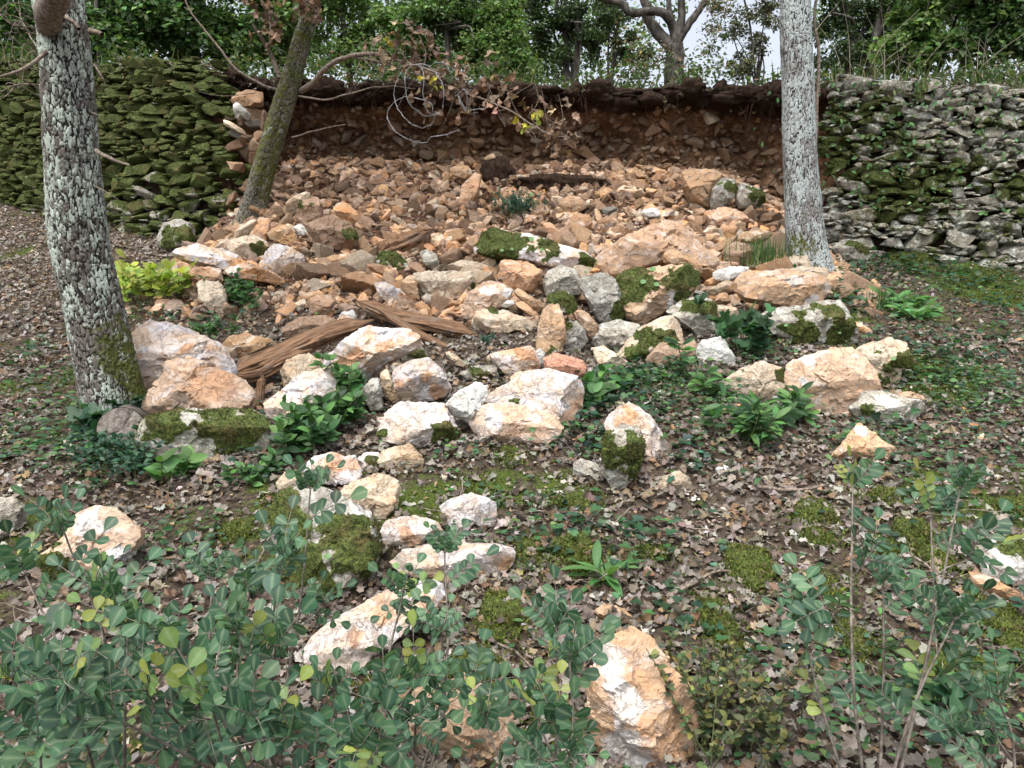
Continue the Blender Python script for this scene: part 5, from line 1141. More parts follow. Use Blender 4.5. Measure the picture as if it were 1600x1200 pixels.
# ------------------------------------------------------------ dead leaves, ground plants
lr = np.random.default_rng(404)
LITTER = [(.235, .195, .165), (.165, .125, .10), (.20, .12, .07), (.30, .265, .235), (.095, .07, .055), (.25, .175, .115)]
LITTER = [(a * .87, b_ * .92, c * .92) for a, b_, c in LITTER]
LP_ = [.30, .20, .10, .20, .12, .08]
def litter():
    bt = Batch(); N = 56000
    y = 1.1 + 7.2 * lr.random(N) ** .85; x = lr.uniform(-1, 1, N) * (y * .74 + .7)
    k = (y < yw(x) + .02); x, y = x[k], y[k]; sf = scree_field(x, y); gm = fbm(np.stack([x * 1.1, y * 1.1, 0 * x + 2], -1), 3)
    green = sm(2.2, 3.3, x) * sm(4.2, 5.6, y) * .3
    k = lr.random(len(x)) > np.clip(sf * .93, 0, .93) + green + sm(.15, .5, moss_field(x, y)) * .85; x, y = x[k], y[k]; n = len(x)
    N_ = ground_normal(x, y); up = nrm(N_ + lr.normal(0, .38, (n, 3))); a = lr.uniform(0, 2 * np.pi, n); d = np.stack([np.cos(a), np.sin(a), 0 * a], -1)
    X, Y, Z = frames(d - (d * up).sum(1, keepdims=True) * up, up); size = lr.uniform(.028, .064, n); col = pick(LITTER, n, LP_, .28, .045, lr)
    pos = np.stack([x, y, H(x, y) + .004 + lr.random(n) * .018], -1); w = lr.integers(6, size=n)
    for t in range(6):
        s = w == t; bt.add(OAK[t][0], OAK[t][1], pos[s], X[s], Y[s], Z[s], size[s], col[s])
    N = 1500; x = lr.uniform(-6, 5.5, N); s_ = lr.normal(.02, .10, N); y = ybank(x) + s_ * .6; z = zup(x, 0 * x) + .01 - np.clip(-s_, 0, 1) * .5 + .02 * lr.random(N)
    dirs = nrm(lr.normal(0, 1, (N, 3))); X, Y, Z = frames(dirs, nrm(lr.normal(0, .6, (N, 3)) + [0, -.5, 1])); bt.add(OAK[1][0], OAK[1][1], np.stack([x, y, z], -1), X, Y, Z, lr.uniform(.035, .06, N), pick(LITTER, N, LP_, .28, .05, lr) * .7)
    for pl_ in POLYS:
        if pl_[:, 1].max() < 560: continue
        w_ = np.ptp(pl_[:, 0]); N = int(12 + w_ * .22); bx_ = lr.uniform(pl_[:, 0].min() - 8, pl_[:, 0].max() + 8, N); g_ = np.array([ground_hit(a_, pl_[:, 1].max() - .10 * np.ptp(pl_[:, 1]) + lr.normal(0, 5)) for a_ in bx_])
        up = nrm(lr.normal(0, .6, (N, 3)) + [0, -.5, 1]); dirs = nrm(lr.normal(0, 1, (N, 3)) * [1, 1, .3]); X, Y, Z = frames(dirs, up)
        bt.add(OAK[2][0], OAK[2][1], g_ + [0, -.02, .012] + np.abs(lr.normal(0, .012, (N, 3))) * [0, 0, 1], X, Y, Z, lr.uniform(.03, .06, N), pick(LITTER, N, LP_, .28, .045, lr))
    # crumbled bits
    N = 40000; y = 1.1 + 7.2 * lr.random(N) ** .85; x = lr.uniform(-1, 1, N) * (y * .74 + .7); k = (y < yw(x)); x, y = x[k], y[k]; n = len(x)
    a = lr.uniform(0, 6.28, n); up = nrm(lr.normal(0, .5, (n, 3)) + [0, 0, 1]); d = np.stack([np.cos(a), np.sin(a), 0 * a], -1); X, Y, Z = frames(d - (d * up).sum(1, keepdims=True) * up, up)
    bt.add(SIMPLE, SIMPLE_F, np.stack([x, y, H(x, y) + .004 + lr.random(n) * .015], -1), X, Y, Z, lr.uniform(.012, .035, n), pick(LITTER, n, LP_, .35, .06, lr))
    meta(bt.build('leaf_litter', DRY), 'carpet of fallen brown and grey oak leaves', 'leaf litter', None, 'stuff')
litter()
def twigs():
    tb = Tubes(); L = np.array([0, 4, 1.])
    for k in range(520):
        y = 1.3 + 6 * lr.random(); x = lr.uniform(-1, 1) * (y * .72 + .4); l = lr.uniform(.06, .32); a = lr.uniform(0, 6.28)
        if y > float(yw(x)) - .1: continue
        p0 = np.array([x, y]); pts = []
        for t in np.linspace(-.5, .5, 7): q = p0 + l * t * np.array([math.cos(a), math.sin(a)]) + lr.normal(0, .006, 2); pts.append([q[0], q[1], float(H(q[0], q[1])) + .022 + lr.normal(0, .004)])
        tb.add(pts, np.linspace(1, .5, 7) * lr.uniform(.0012, .0035), 5)
    o = tb.build('fallen_twigs', TWIG, None, L); o.location = L; meta(o, 'thin dead twigs strewn over the fallen leaves', 'twigs', None, 'stuff')
twigs()
def ground_stick(label, pp, r0):
    pts = []
    for (a, b_) in pp: q = ground_hit(a, b_); pts.append(q + [0, 0, r0 + .02])
    c = spline(pts, 30); c = c + np.stack([fbm(c * 9 + k, 2) for k in range(3)], -1) * .012; L = c.mean(0); tb = Tubes(); tb.add(c, np.linspace(r0, r0 * .6, 30), 8, .06)
    o = tb.build('fallen_stick', TWIG, None, L); o.location = L; meta(o, label, 'stick')
ground_stick('pale straight stick on the leaves below the orange triangular stone', [(1180, 770), (1230, 776), (1290, 770)], .010)
ground_stick('forked-looking grey stick above the nearest boulder', [(1040, 945), (1085, 922), (1120, 905), (1155, 906)], .007)
ground_stick('thin grey stick lying right of the moss cushions', [(1415, 870), (1440, 890), (1470, 918)], .006)
ground_stick('bent brown stick in leaves at the lower centre', [(760, 1010), (800, 1030), (840, 1062), (880, 1095)], .004)

# green ground cover
IVY = np.array([[0, 0, 0], [-.30, -.12, .03], [-.55, .25, .06], [-.28, .42, .02], [-.30, .75, .05], [0, 1.05, 0], [.30, .75, .05], [.28, .42, .02], [.55, .25, .06], [.30, -.12, .03], [0, .42, -.03]])
IVY_F = [(10, i, i + 1) for i in range(0, 9)] + [(10, 9, 0)]; IVY_F = [(a, c, b_) for a, b_, c in IVY_F]
def blade_leaf(nseg, wfun, fold, bend):
    t = np.linspace(0, 1, nseg); w = wfun(t); M = np.stack([0 * t, t, bend * t * t], -1); L = np.stack([-w, t, bend * t * t + fold * w], -1); R = L * [-1, 1, 1]
    V = np.concatenate([M, L, R]); n = nseg; F = []
    for k in range(n - 1): F += [(k, k + 1, n + k + 1, n + k), (k + 1, k, 2 * n + k, 2 * n + k + 1)]
    return V, F
OVATE = blade_leaf(6, lambda t: .27 * np.sin(np.pi * t ** .8) ** .8 + .002, .25, -.15)
LANCE = blade_leaf(6, lambda t: .16 * np.sin(np.pi * t ** 1.1) ** .8 + .003, .3, -.3)
OBOV = blade_leaf(6, lambda t: .34 * np.sin(np.pi * np.clip(t, 0, 1) ** 1.35) ** .62 * (.35 + .65 * t) * 1.25 + .004, .22, -.08)
GC = [(.035, .085, .035), (.05, .115, .045), (.085, .165, .055), (.045, .10, .06)]
COVER = [(120, 640, .32, 190), (60, 700, .3, 130), (110, 700, .3, 180), (200, 700, .25, 190), (180, 640, .2, 120), (30, 560, .3, 60), (40, 620, .3, 60), (160, 745, .2, 80), (100, 590, .2, 60), (1000, 600, .25, 260), (1050, 590, .22, 260), (1100, 620, .25, 240), (960, 620, .22, 160), (1040, 640, .25, 150), (1150, 660, .25, 130), (910, 650, .2, 70), (880, 690, .22, 70),
         (1090, 700, .2, 60), (1190, 540, .2, 140), (1160, 560, .15, 70), (1200, 600, .2, 60), (1430, 580, .3, 110), (1480, 600, .3, 140), (1540, 620, .3, 120), (1590, 600, .3, 90), (1500, 640, .3, 80), (1400, 690, .3, 110), (1350, 700, .2, 60), (1450, 540, .4, 90), (1380, 480, .5, 130), (1450, 440, .6, 160), (1540, 470, .6, 160), (1590, 540, .5, 90), (1320, 440, .3, 110), (1400, 420, .5, 160), (1560, 430, .5, 140), (1300, 470, .2, 50),
         (860, 830, .25, 60), (820, 850, .3, 50), (710, 720, .2, 40), (270, 850, .2, 50), (300, 860, .2, 50), (770, 790, .2, 40), (1000, 850, .3, 50), (1100, 980, .25, 30), (1200, 1100, .3, 70), (1300, 1150, .3, 60), (1450, 1100, .3, 80), (1120, 1150, .2, 30), (1500, 1000, .25, 60), (1450, 760, .4, 70), (1560, 700, .4, 80), (1150, 720, .3, 50), (450, 660, .2, 60), (400, 740, .15, 40), (260, 480, .3, 90), (330, 500, .2, 60), (700, 1130, .2, 60), (300, 1050, .3, 60), (940, 700, .15, 50), (1240, 430, .15, 60), (1210, 400, .1, 40)]
def cover():
    bt = Batch()
    for (px, py, rad, n) in COVER:
        n = int(n * (.95 if px > 1240 else .6))
        g0 = ground_hit(px, py); x = g0[0] + lr.normal(0, rad * .55, n * 2); y = g0[1] + lr.normal(0, rad * .5, n * 2); k = y < yw(x) - .02; x, y = x[k], y[k]; m = len(x)
        up = nrm(lr.normal(0, .45, (m, 3)) + [0, -.25, 1]); a = lr.uniform(0, 6.28, m); d = np.stack([np.cos(a), np.sin(a), .1 + 0 * a], -1); X, Y, Z = frames(d, up)
        h = np.abs(lr.normal(0, .035, m)) + .015; kind = lr.random(m); col = pick(GC, m, None, .3, .1, lr); pos = np.stack([x, y, H(x, y) + h], -1)
        ivy = vnoise(pos * 1.7 + 3) > .05
        s = ivy; bt.add(IVY, IVY_F, pos[s], X[s], Y[s], Z[s], lr.uniform(.025, .045, s.sum()), col[s] * [.75, .85, .95])
        s = ~ivy; bt.add(*OVATE, pos[s], X[s], Y[s], Z[s], lr.uniform(.018, .045, s.sum()), col[s] * 1.15)
    # thin scattering everywhere
    n = 3000; y = 1.3 + 6.6 * lr.random(n); x = lr.uniform(-1, 1, n) * (y * .72 + .5); f = fbm(np.stack([x * 1.5, y * 1.5, 0 * x + 7], -1), 3) + .25 * sm(1.5, 3.5, x)
    k = (y < yw(x) - .05) & (f > lr.uniform(-.1, .5, n)) & (scree_field(x, y) < .3); x, y = x[k], y[k]; m = len(x)
    up = nrm(lr.normal(0, .5, (m, 3)) + [0, -.2, 1]); a = lr.uniform(0, 6.28, m); d = np.stack([np.cos(a), np.sin(a), .2 + 0 * a], -1); X, Y, Z = frames(d, up)
    bt.add(*OVATE, np.stack([x, y, H(x, y) + lr.uniform(.01, .05, m)], -1), X, Y, Z, lr.uniform(.015, .04, m), pick(GC, m, None, .3, .1, lr) * 1.2)
    meta(bt.build('ground_cover', LEAF), 'ivy and small green plants creeping among the dead leaves', 'ground cover', None, 'stuff')
cover()
def grass_tuft(px, py, n, h, label, cols=((.06, .12, .04), (.10, .17, .06)), spread=.08, droop=.5):
    g0 = ground_hit(px, py); BL = blade_leaf(5, lambda t: .022 * (1 - t ** 2) + .002, .4, -.55); bt = Batch()
    d = nrm(np.stack([lr.normal(0, droop, n), lr.normal(0, droop, n), np.ones(n)], -1)); X, Y, Z = frames(d, nrm(np.stack([d[:, 0], d[:, 1], 0 * d[:, 0] + .3], -1)))
    bt.add(*BL, g0 + lr.normal(0, spread, (n, 3)) * [1, .5, 0], X, Y, Z, lr.uniform(.6, 1.2, n) * h, pick(cols, n, None, .25, .08, lr))
    o = bt.build('grass_tuft', LEAF, None, False, g0); meta(o, label, 'grass')
grass_tuft(1195, 418, 260, .20, 'tuft of long drooping green grass at the foot of the pale oak', spread=.12, droop=.7)
grass_tuft(1370, 480, 90, .12, 'short grass tuft on the leaves right of the pale oak')
# moss cushions on the ground
def moss_cushion(px, py, rx, ry, label):
    g0 = ground_hit(px, py); s = g0[1] / FPX; D, F = ico(4); a = rx * s; b_ = max(ry * s * 2.0, .04); n = fbm(D * 2.2 + px, 3); V = D * [a, b_, min(.055, a * .4)] * (1 + .35 * n)[:, None]
    V[:, 2] += H(g0[0] + V[:, 0], g0[1] + V[:, 1]) - g0[2]; c = g0 + [0, 0, .01]
    o = mesh_np('moss_cushion', V, F, ROCK['grey'], None, {'moss': np.ones(len(V)), 'soil': np.zeros(len(V))}, True, None, c); meta(o, label, 'moss')
    moss_tufts(V, F[D[F].mean(1)[:, 2] > 0], np.ones(len(V)), 26000, .013, 'fronds', o, lr, cols=[(.07, .105, .018), (.11, .145, .025), (.16, .185, .035), (.09, .08, .03)], cap=7000)
    N = 420; q = lr.normal(0, .62, (N, 2)) * [a, b_]; p_ = np.stack([q[:, 0], q[:, 1], H(g0[0] + q[:, 0], g0[1] + q[:, 1]) - g0[2] + .006], -1); d = nrm(lr.normal(0, .5, (N, 3)) + [0, 0, 1]); X, Y, Z = frames(d, nrm(lr.normal(size=(N, 3)))); bt = Batch()
    bt.add(TIP_MOSS, TIP_F, p_ * [1.9, 1.9, 1], X, Y, Z, lr.uniform(.008, .018, N), pick([(.06, .09, .018), (.11, .14, .025)], N, None, .3, .08, lr)); bt.build('fronds', MOSSM, o)
for i_, (a, b_, c, d, l) in enumerate([(828, 868, 22, 16, 'rounded green moss cushion at the right end of the long low white boulder'), (895, 858, 38, 14, 'flat moss cushion behind the rosette of long leaves'), (905, 885, 20, 12, 'moss tuft at the left foot of the rosette of long leaves'),
    (1170, 890, 40, 26, 'long bright moss cushion running down right, centre of the leaf carpet'), (1110, 960, 22, 26, 'moss cushion pair above the nearest boulder'), (1135, 1000, 24, 24, 'bright moss cushion right above the nearest boulder'), (1285, 920, 28, 20, 'domed moss cushion behind the right blue-green shrub'), (1275, 808, 34, 16, 'yellowish moss cushion under dead twigs, right of centre'),
    (1280, 845, 22, 12, 'small moss cushion below the yellowish one'), (1385, 780, 30, 10, 'moss strip beside the upper sprig of the right shrub'), (1430, 835, 30, 16, 'dull moss mound right of the right shrub stem'), (1390, 865, 18, 10, 'little moss cushion against the right shrub stem'), (1465, 880, 22, 20, 'moss cushion near the thin grey stick'), (1570, 985, 40, 50, 'broad golden-green moss bank under the stones at the right edge'),
    (1500, 1060, 50, 26, 'wide moss patch below the golden-green bank'), (780, 970, 40, 30, 'wide moss cushion below the long low white boulder'), (740, 1050, 50, 22, 'moss patch under the long peach-white boulder'), (600, 1085, 40, 14, 'moss patch at the left foot of the brown flat boulder'), (860, 1120, 34, 36, 'dark moss cushion between the brown flat boulder and the nearest boulder'), (1020, 868, 20, 10, 'tiny moss cushion left of the long bright one'),
    (370, 835, 28, 12, 'moss tuft left of the large mossy boulder'), (1580, 800, 26, 12, 'moss cushion above the white stone at the right edge'), (795, 715, 16, 14, 'moss tuft below the tan-orange slab'), (1430, 405, 34, 14, 'yellow-green moss mound at the foot of the right wall'), (890, 790, 30, 10, 'moss patch in leaves under the smooth grey-green stone'), (1330, 1000, 30, 22, 'moss cushion within the right blue-green shrub')]):
    moss_cushion(a, b_, c, d, l)

vis_ = (np.abs(gp[:, 0]) < 5.5) & (gp[:, 1] > 1.2) & (gp[:, 1] < 7.4)
gm2 = gmoss * vis_ * sm(-.25, .25, fbm(gp * 5, 3) + .15); fi_ = GF[gm2[GF].max(1) > .3]
t_ = moss_tufts(gp, np.concatenate([fi_[:, :3], fi_[:, [0, 2, 3]]]), gm2, 14000, .012, 'ground_moss', None, lr, cols=[(.05, .07, .015), (.09, .115, .02), (.14, .165, .03), (.08, .065, .03)], cap=90000)
if t_: meta(t_, 'moss fronds creeping over the soil between dead leaves', 'moss', None, 'stuff')

def turf():
    r = np.random.default_rng(61); V = []; F = []; base = 0; D, Fi = ico(3)
    for k in range(150):
        x = r.uniform(-2.7, 2.65); zt_ = float(zup(np.array([x]), np.array([0.]))[0]); w_ = r.uniform(.04, .16); h_ = r.uniform(.02, .09); c = np.array([x, float(bank_y(np.array([x]), np.array([zt_ - .06]))[0]) + r.uniform(-.05, .06), zt_ - r.uniform(-.01, .09)])
        v = D * [w_, r.uniform(.05, .11), h_] * (1 + .7 * fbm(D * 2.6 + k, 4))[:, None]; V.append(v + c); F.append(Fi + base); base += len(v)
    V = np.concatenate(V); meta(mesh_np('overhanging_turf', V, np.concatenate(F), BANK, None, {'moss': np.clip(fbm(V * 3, 3) * .8, 0, 1)}, True), 'ragged dark turf and root clods overhanging the torn bank', 'turf', None, 'stuff')
turf()

# ------------------------------------------------------------ plants one can single out
pr = np.random.default_rng(2024)
ROUND = blade_leaf(7, lambda t: .47 * np.sin(np.pi * t ** 1.2) ** .55 * (.5 + .5 * t) + .004, .18, -.06)
def leafy_plant(name, label, cat, spots, leaf, size, cols, h, nst, per, group=None, spread=.12, up_bias=.35, thick=.0025, Yoff=0.):
    """shoots from the ground at the given photo pixels, each shoot carrying leaves all round"""
    g0 = ground_hit(*spots[0]); root = empty(name, tuple(g0), label, cat, group); tb = Tubes(); bt = Batch()
    for (px, py) in spots:
        g = ground_hit(px, py) + [0, Yoff, 0]
        for k in range(nst):
            b_ = g + np.array([pr.normal(0, spread * .5), pr.normal(0, spread * .4), -.01]); hh = h * pr.uniform(.5, 1.1); tip = b_ + [pr.normal(0, hh * .3), pr.normal(0, hh * .25) - hh * .1, hh]
            c = spline([b_, (b_ + tip) / 2 + pr.normal(0, hh * .06, 3), tip], 12); tb.add(c, np.linspace(thick, thick * .5, 12), 5)
            m = per; t = pr.uniform(.25, 1, m) ** .7; pos = c[(t * 11).astype(int)]; a = pr.uniform(0, 6.28, m); d = nrm(np.stack([np.cos(a), np.sin(a), up_bias + pr.normal(0, .3, m) + .5 * (t > .9)], -1))
            X, Y, Z = frames(d, nrm(pr.normal(0, .3, (m, 3)) + [0, -.75, 1])); col = pick(cols, m, None, .22, .08, pr); bt.add(leaf[0], leaf[1], pos, X, Y, Z, size * pr.uniform(.65, 1.2, m), col)
    L = np.array(root.location); tb.build('stem', STEM, root, L).location = (0, 0, 0); bt.build('foliage', LEAF, root, True, L).location = (0, 0, 0); return root
YG = [(.34, .42, .07), (.42, .48, .10), (.28, .38, .07)]
BR = [(.035, .10, .030), (.06, .15, .045), (.10, .22, .06), (.03, .08, .03)]
leafy_plant('yellow_green_plant', 'bushy plant with yellow-green rounded leaves beside the left oak', 'plant', [(205, 475), (225, 480), (250, 478), (232, 466), (268, 472)], ROUND, .075, YG, .30, 6, 9, spread=.14)
leafy_plant('laurel_shoot', 'lush bright green leafy shrub between the lilac-white slab and the mossy boulder', 'plant', [(505, 690), (520, 680), (535, 665), (490, 700), (545, 640), (475, 712), (455, 715)], OVATE, .066, BR, .22, 6, 15, spread=.10)
leafy_plant('laurel_shoot', 'tall laurel sprig rising in front of the curved pink-white slab', 'plant', [(532, 650)], OVATE, .07, BR[1:3], .34, 3, 16, spread=.04)
leafy_plant('laurel_shoot', 'broad-leaved seedling in front of the long dark mossy block', 'plant', [(265, 755), (285, 750)], OVATE, .085, [(.10, .22, .06), (.07, .17, .05)], .13, 3, 6, spread=.06)
leafy_plant('laurel_shoot', 'small leafy shoot between the mossy block and the bright shrub', 'plant', [(385, 760), (420, 750), (430, 740)], OVATE, .045, BR, .10, 4, 9, spread=.06)
leafy_plant('laurel_shoot', 'two thin upright laurel shoots in front of the chalk-white stone', 'plant', [(1110, 625), (1095, 625)], LANCE, .085, BR[1:3], .26, 2, 10, spread=.05)
leafy_plant('laurel_shoot', 'tall shoot with pale new leaves in front of the arched rock', 'plant', [(1068, 600)], LANCE, .085, BR[1:], .38, 2, 14, spread=.03)
leafy_plant('laurel_shoot', 'patch of laurel shoots left of the large orange boulder', 'plant', [(1170, 690), (1190, 700), (1215, 680), (1240, 660), (1150, 680)], LANCE, .085, BR, .20, 5, 12, spread=.10)
leafy_plant('laurel_shoot', 'leafy shoot beside the white and orange split stone', 'plant', [(945, 620), (935, 640)], OVATE, .075, BR[:3], .18, 4, 10, spread=.06)
leafy_plant('bramble', 'bramble sprig with dark leaves in the gap right of the broken chunk', 'plant', [(1165, 560), (1190, 560), (1150, 545)], (IVY, IVY_F), .085, [(.03, .085, .035), (.05, .12, .05)], .32, 3, 9, spread=.08)
leafy_plant('dark_leaved_plant', 'small dark-leaved plant hanging over the white-tipped orange slab', 'plant', [(368, 478), (385, 480), (360, 470), (395, 490)], OVATE, .05, BR[:2], .22, 5, 12, spread=.10)
leafy_plant('dark_leaved_plant', 'low green plant under the yellow-buff tongue of stone', 'plant', [(325, 530), (340, 525)], OVATE, .045, BR[:3], .14, 6, 10, spread=.10)
leafy_plant('rue_plant', 'blue-green feathery plant on the rubble below the fallen root clod', 'plant', [(808, 330), (820, 338), (800, 340)], OVATE, .022, [(.03, .10, .065), (.05, .14, .09)], .20, 18, 30, spread=.16)
leafy_plant('rue_plant', 'wisp of green beside the tall ochre stone', 'plant', [(742, 298)], OVATE, .03, [(.03, .10, .05)], .10, 6, 10, spread=.06)
leafy_plant('rue_plant', 'tiny blue-green plant under the cream ledge stone', 'plant', [(766, 540)], OVATE, .025, [(.03, .09, .06)], .12, 6, 12, spread=.05)
leafy_plant('meadow_plant', 'low bright green plant on the slope right of the pale oak', 'plant', [(1405, 480), (1420, 490), (1430, 500)], LANCE, .11, [(.08, .19, .06), (.10, .24, .07)], .10, 6, 8, spread=.12)
leafy_plant('geranium', 'clump of small dark green leaves around the sawn log end', 'plant', [(170, 735), (195, 735), (150, 720), (205, 715), (215, 740)], OVATE, .034, [(.025, .075, .045), (.04, .10, .055)], .15, 12, 14, spread=.16)
leafy_plant('ivy', 'ivy leaves climbing the foot of the left oak', 'plant', [(180, 668), (160, 665), (200, 664), (215, 668), (140, 690)], (IVY, IVY_F), .07, [(.02, .06, .032), (.03, .08, .04)], .16, 4, 7, spread=.10)
leafy_plant('dark_weed', 'wilted weed with small yellowing leaves right of the nearest boulder', 'plant', [(1140, 1150), (1160, 1190), (1120, 1170), (1190, 1160), (1100, 1180)], OVATE, .024, [(.07, .11, .05), (.13, .15, .06), (.22, .20, .07), (.05, .04, .03)], .30, 9, 26, spread=.14)
leafy_plant('broad_weed', 'rosette of broad dull leaves at the lower right', 'plant', [(1480, 1090), (1460, 1120)], OVATE, .085, [(.04, .10, .045), (.06, .13, .06)], .07, 4, 8, spread=.07)
def rosette():
    g0 = ground_hit(943, 905); bt = Batch(); n = 30; a = pr.uniform(0, 6.28, n); el = pr.uniform(.1, 1.2, n); d = np.stack([np.cos(a) * np.cos(el), np.sin(a) * np.cos(el), np.sin(el)], -1)
    X, Y, Z = frames(d, np.tile([0., 0, 1], (n, 1))); L = blade_leaf(7, lambda t: .13 * np.sin(np.pi * t ** 1.5) ** .7 + .01, .3, -.45)
    bt.add(*L, np.tile(g0, (n, 1)) + pr.normal(0, .012, (n, 3)), X, Y, Z, pr.uniform(.08, .135, n), pick([(.08, .20, .06), (.12, .25, .08)], n, None, .15, .05, pr))
    meta(bt.build('leaf_rosette', LEAF, None, True, g0), 'bright green rosette of long leaves on the leaf carpet', 'plant')
rosette()
# pennywort discs on the mossy stones
def pennywort(px, py, s, label):
    for o in bpy.data.objects:
        pass
    r = ray(px, py); d = Vector(r).normalized(); hit, loc, nrmv, _, ob, _ = scene.ray_cast(bpy.context.view_layer.depsgraph, Vector(CAM), d)
    if not hit: return
    a = np.linspace(0, 2 * np.pi, 14, endpoint=False); V = np.concatenate([[[0, 0, -.25]], np.stack([np.cos(a) * (1 + .06 * np.cos(a * 7)), np.sin(a) * (1 + .06 * np.cos(a * 7)), 0 * a], -1)]); F = [(0, i + 1, (i + 1) % 14 + 1) for i in range(14)]
    bt = Batch(); n = 1; Z = nrm(np.array([[-d[0], -d[1], -d[2]]]) + [[0, 0, .9]]); X = nrm(np.cross(Z, [[0, 1, .1]])); Y = np.cross(Z, X); c = np.array(loc) - np.array(d) * .02
    bt.add(V, F, [c], X, Y, Z, s, [(.16, .30, .12)]); o = bt.build('pennywort_leaf', LEAF, None, False, c); meta(o, label, 'leaf', 'pennywort leaves')
bpy.context.view_layer.update()
for (a, b_, s) in [(830, 303, .02), (784, 391, .014), (800, 389, .012), (830, 373, .022), (846, 390, .013), (770, 399, .009), (920, 418, .012), (932, 410, .010), (915, 424, .010), (1005, 440, .020), (1026, 444, .018), (1020, 420, .02), (1396, 560, .014), (1312, 520, .010), (511, 869, .012), (1228, 508, .012)]:
    pennywort(a, b_, s, 'round pale green pennywort leaf on moss')

# ------------------------------------------------------------ blue-green shrubs in the foreground
CORO = [(.042, .105, .060), (.055, .130, .072), (.032, .082, .048), (.08, .165, .085)]; CORO_Y = [(.15, .24, .08), (.26, .30, .07)]
RIB = np.r_[np.ones(7), np.zeros(14)]
def glaucous_shrub(label, base, tips, seed, leaf=.033):
    r = np.random.default_rng(seed); x0, y0 = base; g = np.array([x0, y0, float(H(x0, y0))]); root = empty('glaucous_shrub', tuple(g), label, 'shrub', 'blue-green shrubs in the foreground'); tb = Tubes(); bt = Batch()
    def compound(p, d, s, young):
        """one pinnate leaf: paired round leaflets and an end leaflet on a thin rachis"""
        n = int(r.integers(3, 5)); ln = s * n * 1.05; side = nrm(np.cross(d, nrm(r.normal(0, .3, 3) + [0, -.95, 1]))); upv = nrm(np.cross(side, d)); c = np.array([p + d * ln * t + upv * (.10 * ln * math.sin(t * 2.4)) for t in np.linspace(0, 1, 7)])
        tb.add(c, np.linspace(.0012, .0007, 7), 4); cols = CORO_Y if young else CORO; pos = []; dd = []; sz = []
        for k in range(n):
            q = c[1 + int(k * 5 / n)]
            for sg in (-1, 1): pos.append(q); dd.append(nrm(side * sg + d * .45 + upv * .1)); sz.append(s * (.75 + .3 * (k + 1) / n))
        pos.append(c[-1]); dd.append(d); sz.append(s * 1.15); pos = np.array(pos); dd = np.array(dd); m = len(pos)
        X, Y, Z = frames(dd, nrm(np.tile(upv, (m, 1)) + r.normal(0, .22, (m, 3)))); col = pick(cols if not young else cols, m, None, .13, .05, r)
        bt.add(*ROUND, pos, X, Y, Z, np.array(sz) * 1.15 * r.uniform(.8, 1.15, m), col, {'rib': np.tile(RIB, (m, 1))})
    for (px, py, Y_) in tips:
        tip = P(px, py, Y_); mid = g + (tip - g) * .5 + np.array([r.normal(0, .04), r.normal(0, .04), .06]); c = spline([g + r.normal(0, .012, 3) * [1, 1, 0], mid, tip], 40); tb.add(c, np.linspace(.0045, .002, 40), 6, .04)
        L = np.linalg.norm(tip - g); n = int(L / .20)
        for k in range(n):
            t = .35 + .65 * (k + .5) / n; q = c[int(t * 39)]; T = nrm(c[min(39, int(t * 39) + 1)] - c[int(t * 39) - 1]); a = k * 2.4 + r.normal(0, .3); X = nrm(np.cross(T, [.3, .2, 1])); Yv = np.cross(T, X)
            d = nrm(math.cos(a) * X + math.sin(a) * Yv + T * .55); s = leaf * r.uniform(.7, 1.15)
            if r.random() < .22 and t > .45:
                e = q + d * r.uniform(.06, .13) + [0, 0, .03]; sb = spline([q, (q + e) / 2 + [0, 0, -.005], e], 8); tb.add(sb, np.linspace(.002, .0012, 8), 5)
                for j in range(4): aa = j * 2.4; Xs = nrm(np.cross(d, [.1, .9, .3])); Ys = np.cross(d, Xs); compound(sb[min(7, 3 + j)], nrm(math.cos(aa) * Xs + math.sin(aa) * Ys + d * .7), s * .9, r.random() < .04)
            else: compound(q, d, s, r.random() < .025)
        for j in range(5): a = j * 1.3; T = nrm(c[-1] - c[-4]); X = nrm(np.cross(T, [.3, .2, 1])); Yv = np.cross(T, X); compound(c[-1], nrm(math.cos(a) * X + math.sin(a) * Yv + T * r.uniform(.6, 1.8)), leaf * r.uniform(.5, .85), r.random() < .12)
    Lr = np.array(root.location); tb.build('stem', plain_mat('shrub_stem', (.10, .085, .07), (.24, .21, .18), 50, .001), root, Lr).location = (0, 0, 0); bt.build('foliage', LEAF, root, True, Lr).location = (0, 0, 0)
glaucous_shrub('blue-green shrub with many round leaflets at the lower left corner', (-.82, 1.45), [(100, 830, 1.55), (40, 900, 1.6), (150, 925, 1.5), (20, 1060, 1.2), (200, 980, 1.4), (100, 1060, 1.15), (60, 1150, 1.1)], 21)
glaucous_shrub('blue-green shrub with yellowish leaflets, left of the large mossy boulder', (-.48, 1.5), [(330, 905, 1.6), (390, 925, 1.6), (270, 1000, 1.35), (370, 990, 1.35), (430, 1010, 1.4), (230, 1080, 1.2), (330, 1100, 1.2), (180, 1120, 1.15), (400, 1120, 1.2)], 22)
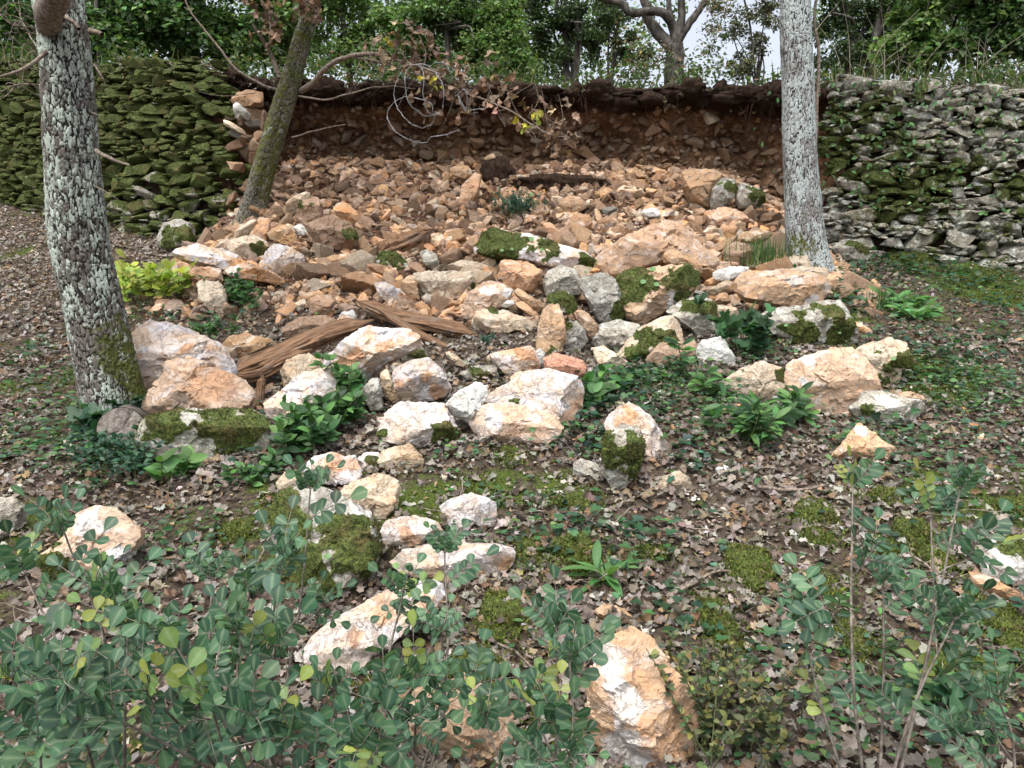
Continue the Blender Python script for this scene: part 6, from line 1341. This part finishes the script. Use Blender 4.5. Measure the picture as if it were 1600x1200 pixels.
glaucous_shrub('tall sprig of blue-green leaflets overlapping the large mossy boulder', (-.60, 1.75), [(485, 765, 1.85), (440, 870, 1.7)], 23)
glaucous_shrub('blue-green shrub in front of the long peach-white boulder', (-.26, 1.5), [(695, 865, 1.75), (630, 925, 1.65), (690, 990, 1.55),  (650, 1060, 1.4), (520, 1080, 1.35), (600, 1100, 1.3), (460, 1150, 1.2), (560, 1170, 1.2), (650, 1120, 1.3)], 24, .031)
glaucous_shrub('blue-green sprig left of the nearest pointed boulder', (.05, 1.35), [(870, 985, 1.45), (890, 1030, 1.4), (830, 1100, 1.35), (870, 1130, 1.25), (760, 1130, 1.3), (890, 1180, 1.2)], 25, .031)
glaucous_shrub('tall open blue-green shrub at the right with one long upright stem', (.80, 1.55), [(1332, 762, 1.75), (1500, 765, 1.7), (1455, 800, 1.75), (1250, 965, 1.6), (1380, 910, 1.65), (1490, 970, 1.6)], 26, .031)
glaucous_shrub('low blue-green shrub at the lower right edge of the picture', (1.05, 1.5), [(1560, 1090, 1.5), (1490, 1140, 1.4)], 27, .031)

def wall_plants():
    bt = Batch(); r = pr; n = 420; x = np.concatenate([r.normal(3.25, .45, n * 2 // 3), r.normal(4.5, .5, n // 3)]); n = len(x); zt_ = zup(x, 0 * x); zb_ = H(x, yw(x)); t = np.concatenate([r.uniform(.25, 1, n * 2 // 3 + n - n * 2 // 3 - n // 3), r.uniform(.6, 1, n // 3)])[:n]
    z = zb_ + (zt_ - zb_) * t; y = yw(x) + t * .10 - .10 - r.random(n) * .03; d = nrm(r.normal(0, 1, (n, 3)) * [1, .3, 1] + [0, -.3, -.2]); X, Y, Z = frames(d, nrm(r.normal(0, .3, (n, 3)) + [0, -1, .5]))
    bt.add(*OVATE, np.stack([x, y, z], -1), X, Y, Z, r.uniform(.025, .06, n), pick([(.06, .14, .05), (.10, .20, .07), (.14, .24, .10)], n, None, .25, .08, r))
    meta(bt.build('wall_creeper', LEAF), 'small light green leaves growing over the face of the right wall', 'creeper', None, 'stuff')
wall_plants()
